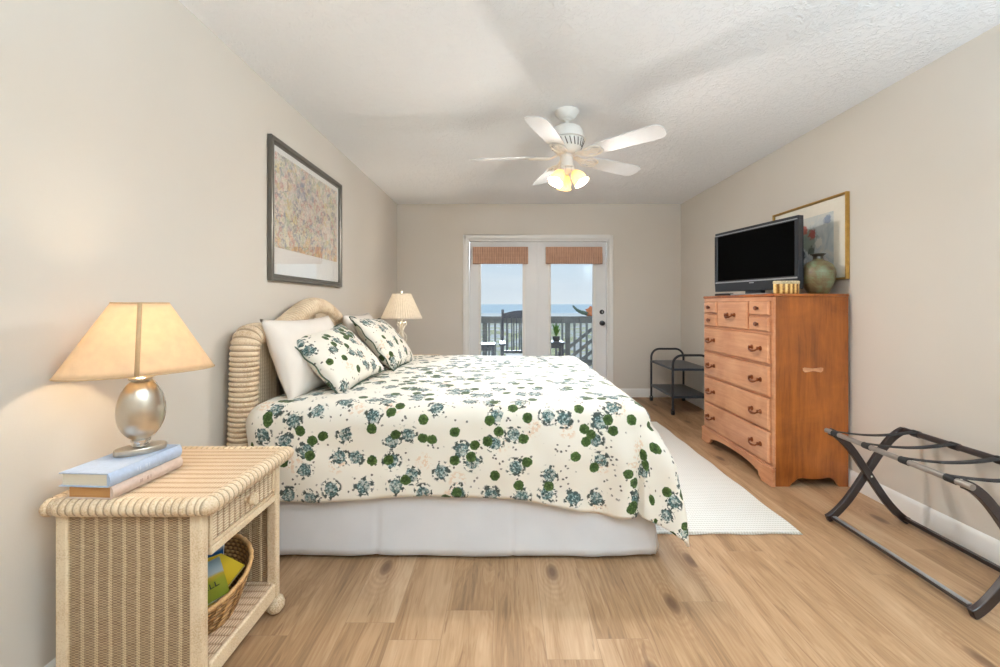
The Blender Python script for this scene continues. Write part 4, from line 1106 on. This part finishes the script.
ov(MB(), [(0, .0645), (1.03, .0645), (1.04, .068), (1.04, .080), (.98, .084), (0, .085)], .082, .038).build('lid', mk_wrap('box_lid_weave', (214, 196, 160), (130, 108, 78)), bx)
# ---- vase
vp = [(.052, 0), (.058, .004), (.076, .04), (.092, .085), (.098, .125), (.094, .165), (.078, .198), (.054, .216), (.036, .224), (.029, .232), (.028, .250), (.036, .260), (.044, .264), (.044, .268), (.034, .270), (.024, .262), (.022, .235)]
t_ = NT('mottled_green_glaze'); z = t_.sep(t_.coords())[2]
n1 = t_.noise(t_.coords(), 14, 5, .65, .6); band = t_.noise(t_.comb(0.0, 0.0, z), 46, 3)
f = t_.m('ADD', t_.m('MULTIPLY', n1, .7), t_.m('MULTIPLY', band, .3))
M['vase'] = t_.fin(t_.ramp(f, [(.36, lin(78, 60, 40)), (.48, lin(108, 92, 62)), (.58, lin(106, 114, 84)), (.72, lin(134, 140, 110))]), .4, 0, .5)
vs_ = thing('ceramic_vase', 'round green-brown stoneware vase beside the television', 'vase', (2.100, 2.812, CZ))
MB().lathe([(r, z_ + .0005) for r, z_ in vp[:10]], n=40).build('vase_body', M['vase'], vs_)
MB().lathe([(r, z_ + .0005) for r, z_ in vp[9:]], n=40).build('vase_neck', plain('dark_bronze_glaze', lin(74, 68, 58), .4, .2), vs_, label='dark flared neck of the vase')

# ================================================================== cart
ct = thing('rolling_cart', 'black two-shelf metal cart on castors in the corner beside the chest', 'cart', (2.0, 4.78, 0))
off = ct.location
for nm, y in (('end_frame', 5.10), ('end_frame', 4.45)):
    x0, x1, zt, r = 1.785, 2.175, .632, .10
    p = [(x0, y, .06), (x0, y, .35), (x0, y, zt - r)]
    p += [(x0 + r - r * math.cos(a), y, zt - r + r * math.sin(a)) for a in [PI / 2 * i / 8 for i in range(1, 9)]]
    p += [(x1 - r + r * math.sin(a), y, zt - r + r * math.cos(a)) for a in [PI / 2 * i / 8 for i in range(0, 9)]]
    p += [(x1, y, .35), (x1, y, .06)]
    MB(off).tube(p, .0125, 12, up=(0, 1, 0)).build(nm, M['blackmetal'], ct)
    for x in (x0, x1):
        c = MB(off).tube([(x - .013, y, .024), (x + .013, y, .024)], .0235, 20).build('castor', M['castor'], ct, ang=30)
        MB(off).box(x - .018, x - .0145, y - .01, y + .01, .02, .058).box(x + .0145, x + .018, y - .01, y + .01, .02, .058).box(x - .018, x + .018, y - .01, y + .01, .054, .060).build('castor_fork', M['blackmetal'], c)
for z in (.488, .196):
    MB(off).box(1.785, 2.175, 4.44, 5.11, z, z + .006).box(1.785, 1.789, 4.44, 5.11, z - .018, z).box(2.171, 2.175, 4.44, 5.11, z - .018, z).box(1.785, 2.175, 4.44, 4.444, z - .018, z).box(1.785, 2.175, 5.106, 5.11, z - .018, z).build('shelf', M['cartshelf'], ct, bevel=.001)

# ================================================================== luggage rack
RY0, RY1, RX0, RX1 = 1.585, 2.265, 1.748, 2.165
rk = thing('luggage_rack', 'folding dark bentwood luggage rack with black straps beside the right wall', 'luggage rack', ((RX0 + RX1) / 2, (RY0 + RY1) / 2, 0))
off = rk.location
def sleg(xa, xb, y, name='leg'):
    # S-curved leg from top (xa,.49) to foot (xb,0)
    cx_, cz = (xa + xb) / 2, .262
    s = 1 if xb > xa else -1
    hw = abs(xb - xa) / 2
    prof = [(-1.0, .492), (-.86, .478), (-.66, .445), (-.42, .385), (-.16, .305), (.0, .255), (.22, .185), (.46, .115), (.72, .055), (.90, .024), (1.0, .014)]
    pts = smooth_path([(cx_ + s * hw * a, 0, z) for a, z in prof], 4)
    b = MB(off); w, d_ = .019, .011
    vs = []; m = len(pts)
    for i, p in enumerate(pts):
        t = (pts[min(i + 1, m - 1)] - pts[max(i - 1, 0)]).normalized(); nn = Vector((-t.z, 0, t.x))
        for sg, yy in ((1, -d_), (1, d_), (-1, d_), (-1, -d_)):
            q = p + nn * w * sg; vs.append((q.x, y + yy, max(q.z, .0)))
    fs = [(i * 4 + k, i * 4 + (k + 1) % 4, (i + 1) * 4 + (k + 1) % 4, (i + 1) * 4 + k) for i in range(m - 1) for k in range(4)]
    fs += [(3, 2, 1, 0), tuple((m - 1) * 4 + k for k in range(4))]
    return b.add(vs, fs).build(name, M['rackwood'], rk, bevel=.003, ang=35)
for y, dd in ((RY1, 1), (RY0, 1)):
    sg = -1 if y == RY1 else 1
    sleg(RX0, RX1, y + sg * .012)
    sleg(RX1, RX0, y - sg * .012)
    Rxx = Matrix.Rotation(PI / 2, 4, 'X')
    MB(off).lathe([(.006, 0), (.006, .054), (.004, .056), (0, .056)], ((RX0 + RX1) / 2, y + .026, .256), 12, M=Rxx).build('pivot_bolt', M['chrome'], rk)
MB(off).tube([(RX0 - .002, RY0 - .02, .492), (RX0 - .002, RY1 + .012, .492)], .0125, 14).build('top_rail', M['railsilver'], rk, label='satin metal top rail')
MB(off).tube([(RX1 + .002, RY0 - .02, .492), (RX1 + .002, RY1 + .012, .492)], .0155, 14).build('top_rail', M['rackwood'], rk)
for xx, mm in ((RX0 + .022, M['railsilver']), (RX1 - .022, M['rackwood'])):
    MB(off).box(xx - .010, xx + .010, RY0 + .001, RY1 - .001, .018, .034).build('floor_rail', M['rackwood'], rk, bevel=.004)
    MB(off).box(xx - .009, xx + .009, RY0 + .012, RY1 - .012, .0342, .038).build('rail_trim', M['silver'] if xx < 1.9 else M['rackwood'], rk)
for k in range(4):
    y = RY0 + .055 + k * .19
    b = MB(off)
    n_ = 16
    def sp(a, bq):
        x = RX0 - .004 + (RX1 - RX0 + .008) * a; return Vector((x, y - .019 + .038 * bq, .505 - .020 * math.sin(PI * a)))
    b.grid(sp, n_, 2)
    for xx, rr in ((RX0 - .002, .0145), (RX1 + .002, .0175)):
        b.tube([(xx, y - .019, .492), (xx, y + .019, .492)], rr, 14)
    b.build('strap', M['strap'], rk, solid=.0015)

# ================================================================== rug
def mk_rug():
    t = NT('white_ribbed_cotton'); x, y, z = t.sep(t.coords())
    n = t.noise(t.coords(), 14, 2)
    r = t.m('MULTIPLY_ADD', t.m('SINE', t.m('ADD', t.m('MULTIPLY', y, 2 * PI / .020), t.m('MULTIPLY', n, 2.0))), .5, .5)
    l = t.m('MULTIPLY_ADD', t.m('SINE', t.m('MULTIPLY', x, 2 * PI / .014)), .5, .5)
    h = t.m('ADD', t.m('MULTIPLY', r, .7), t.m('MULTIPLY', l, .4)); t.bump(h, .8, .004)
    return t.fin(t.ramp(h, [(.1, lin(200, 195, 186)), (.6, lin(226, 223, 216))]), .95, 0, .1)
def rugf(a, b_):
    x = .735 + .785 * a + .004 * math.sin(b_ * 31); y = 2.14 + 2.02 * b_ + .004 * math.sin(a * 17)
    e_ = min(a * .785, (1 - a) * .785, b_ * 2.02, (1 - b_) * 2.02)
    return Vector((x, y, .004 + .011 * min(1, e_ / .012) + .003 * mnoise.noise(Vector((x * 4, y * 3, 0))) * min(1, e_ / .05)))
b = MB((1.13, 3.15, 0)).grid(rugf, 60, 150)
base = b.v[:]
rg = b.build('rug', mk_rug(), None)
m_ = rg.modifiers.new('solid', 'SOLIDIFY'); m_.thickness = .004; m_.offset = -1
tag(rg, 'white ribbed cotton runner rug on the floor at the foot of the bed', 'rug')

# ================================================================== ceiling fan
fan = thing('ceiling_fan', 'white five-blade ceiling fan with three lit amber glass shades', 'ceiling fan', (.412, 2.76, ZC))
fw_ = M['fanwhite']
MB().lathe([(.0, 0), (.078, 0), (.081, -.004), (.078, -.010), (.052, -.046), (.040, -.052), (.022, -.054), (0, -.054)], n=36).build('canopy', fw_, fan)
MB().lathe([(.030, -.052), (.026, -.060), (.012, -.064), (.012, -.096), (.03, -.102), (0, -.104)], n=20).build('downrod', fw_, fan)
MB().lathe([(.03, -.100), (.075, -.104), (.092, -.114), (.105, -.138), (.108, -.160), (.108, -.180), (.122, -.186), (.122, -.192), (.06, -.193)], n=48).build('motor_housing', fw_, fan)
vb = MB().lathe([(.06, -.193), (.112, -.194), (.108, -.212), (.092, -.246), (.066, -.278), (.03, -.290)], n=48).build('vented_collar', fw_, fan)
b = MB()
for k in range(24):
    a = 2 * PI * k / 24
    p0 = Vector((.1115 * math.cos(a), .1115 * math.sin(a), -.202)); p1 = Vector((.094 * math.cos(a + .16), .094 * math.sin(a + .16), -.244))
    b.tube([p0, p1], .0035, 6)
b.build('vent_slots', M['vent'], vb)
BZ = -.300
for k in range(5):
    a = R_(30 + 72 * k); Rz = Matrix.Rotation(a, 4, 'Z') @ Matrix.Rotation(R_(-13), 4, 'X')
    T = Matrix.Translation((0, 0, BZ)) @ Rz
    bl = []
    prof = [(.205, -.050), (.205, .050), (.26, .060), (.55, .070), (.605, .068), (.630, .055), (.642, .032), (.645, 0), (.642, -.032), (.630, -.055), (.605, -.068), (.55, -.070), (.26, -.060)]
    MB().prism(prof, .001, .007, 'z', M=T).build('blade', M['fanblade'], fan, bevel=.002)
    ed = MB().tube([T @ Vector((x, y, .004)) for x, y in prof], .0036, 5, closed=True)
    ar = MB()
    for s in (-1, 1):
        pth = smooth_path([(.070, s * .012, .012), (.12, s * .020, -.006), (.15, s * .040, -.006), (.185, s * .050, -.004), (.225, s * .042, -.003), (.25, s * .020, -.003), (.245, 0, -.003)], 5)
        ar.tube([T @ p for p in pth], .006, 8)
        pth = smooth_path([(.11, 0, -.004), (.14, s * .018, -.005), (.17, s * .010, -.005), (.20, s * .022, -.004), (.235, s * .004, -.003)], 5)
        ar.tube([T @ p for p in pth], .0045, 8)
    ar.tube([T @ Vector((.06, 0, .012)), T @ Vector((.11, 0, -.002)), T @ Vector((.24, 0, -.003))], .006, 8)
    ao = ar.build('blade_arm', fw_, fan)
MB().lathe([(.0, -.288), (.045, -.290), (.046, -.300), (.042, -.304), (.042, -.355), (.052, -.362), (.052, -.370), (.030, -.378), (0, -.379)], n=32).build('switch_housing', fw_, fan)
lk = MB().lathe([(.03, -.372), (.048, -.378), (.044, -.392), (.02, -.402), (.008, -.41), (0, -.412)], n=28).build('light_fitter', fw_, fan)
for k in range(3):
    a = R_(90 + 120 * k + 4); dx = Vector((math.cos(a), math.sin(a), 0))
    dirn = (dx * .55 + Vector((0, 0, -.83))).normalized()
    p0 = Vector((0, 0, -.385)) + dx * .038
    rot = dirn.to_track_quat('Z', 'X').to_matrix().to_4x4(); T = Matrix.Translation(p0) @ rot
    MB().tube([p0 - dirn * .01, p0 + dirn * .022], .017, 16).build('lamp_socket', fw_, lk)
    sprof = [(.018, .018), (.024, .026), (.034, .042), (.042, .062), (.045, .082), (.043, .098), (.047, .108), (.052, .114)]
    vs = []; n = 40
    for r, z in sprof:
        for q in range(n):
            rr = r * (1 + (.05 if z > .11 else .015) * math.cos(q / n * 2 * PI * 10)); th = 2 * PI * q / n
            vs.append(T @ Vector((rr * math.cos(th), rr * math.sin(th), z)))
    fs = [(j * n + q, j * n + (q + 1) % n, (j + 1) * n + (q + 1) % n, (j + 1) * n + q) for j in range(len(sprof) - 1) for q in range(n)]
    g_ = MB().add(vs, fs).build('glass_shade', M['amber'], fan, solid=.002)
    bb = MB().lathe([(.010, .022), (.012, .035), (.020, .052), (.024, .068), (.020, .084), (.008, .094), (0, .096)], n=18)
    bb.v = [T @ v for v in bb.v]; bb.build('bulb', M['bulbdim'], g_)
    pl_ = T @ Vector((0, 0, .105))
    light('bulb_light', 'POINT', pl_, 26.0, (1, .95, .89), parent=fan, shadow_soft_size=.03)
b = MB().tube([(.02, -.043, -.36), (.02, -.047, -.46)], .0012, 6).tube([(-.015, -.044, -.36), (-.015, -.048, -.50)], .0012, 6).lathe([(0, -.515), (.005, -.51), (.005, -.50), (0, -.498)], (-.015, -.048, 0), 10).lathe([(0, -.475), (.005, -.47), (.005, -.46), (0, -.458)], (.02, -.047, 0), 10)
b.build('pull_chain', M['silver'], fan)

# ================================================================== unseen fill lights added behind the camera
t_ = NT('opal_glass_diffuser')
M['opal'] = mk_shade('opal_glass_diffuser', (250, 248, 240), .8)
for k, (x, y) in enumerate(((.44, -.75),)):
    cl_ = thing('fill_ceiling_light', 'unseen round ceiling fitting added as fill behind the viewer', 'fill light', (x, y, ZC))  # fitting added out of view to brighten the room
    MB().lathe([(0, 0), (.20, 0), (.205, -.01), (.20, -.03), (.19, -.032), (0, -.032)], n=40).build('mounting_ring', fw_, cl_)
    MB().lathe([(.19, -.034), (.185, -.06), (.15, -.09), (.09, -.108), (0, -.115)], n=40).build('diffuser', M['opal'], cl_, solid=.003)
    light('fill_light', 'AREA', (0, 0, -.125), CEIL_FILL_W, WARM, parent=cl_, shape='DISK', size=.36, spread=PI)
pass
for k, (x, y, lab) in enumerate(((1.86, -.35, 'unseen uplighter added as fill behind the viewer by the right wall'), (-.98, -.45, 'unseen uplighter added as fill behind the viewer by the left wall'))):
    fl = thing('fill_uplighter', lab, 'floor lamp', (x, y, 0), 0, 'unseen fill uplighters added behind the viewer')  # uplighters added out of view, bouncing fill off the ceiling
    MB().lathe([(0, 0), (.13, 0), (.135, .008), (.12, .02), (.02, .03), (0, .03)], n=32).build('base', fw_, fl)
    MB().tube([(0, 0, .025), (0, 0, 1.70)], .012, 14).build('pole', fw_, fl)
    MB().lathe([(.015, 1.69), (.05, 1.70), (.12, 1.74), (.17, 1.80), (.166, 1.80), (.115, 1.748), (.045, 1.712), (0, 1.71)], n=40).build('bowl', fw_, fl)
    light('fill_light', 'AREA', (0, 0, 1.80), UP_FILL_W * (1.05, .20)[k], UPC, rot=(PI, 0, 0), parent=fl, shape='DISK', size=.33)
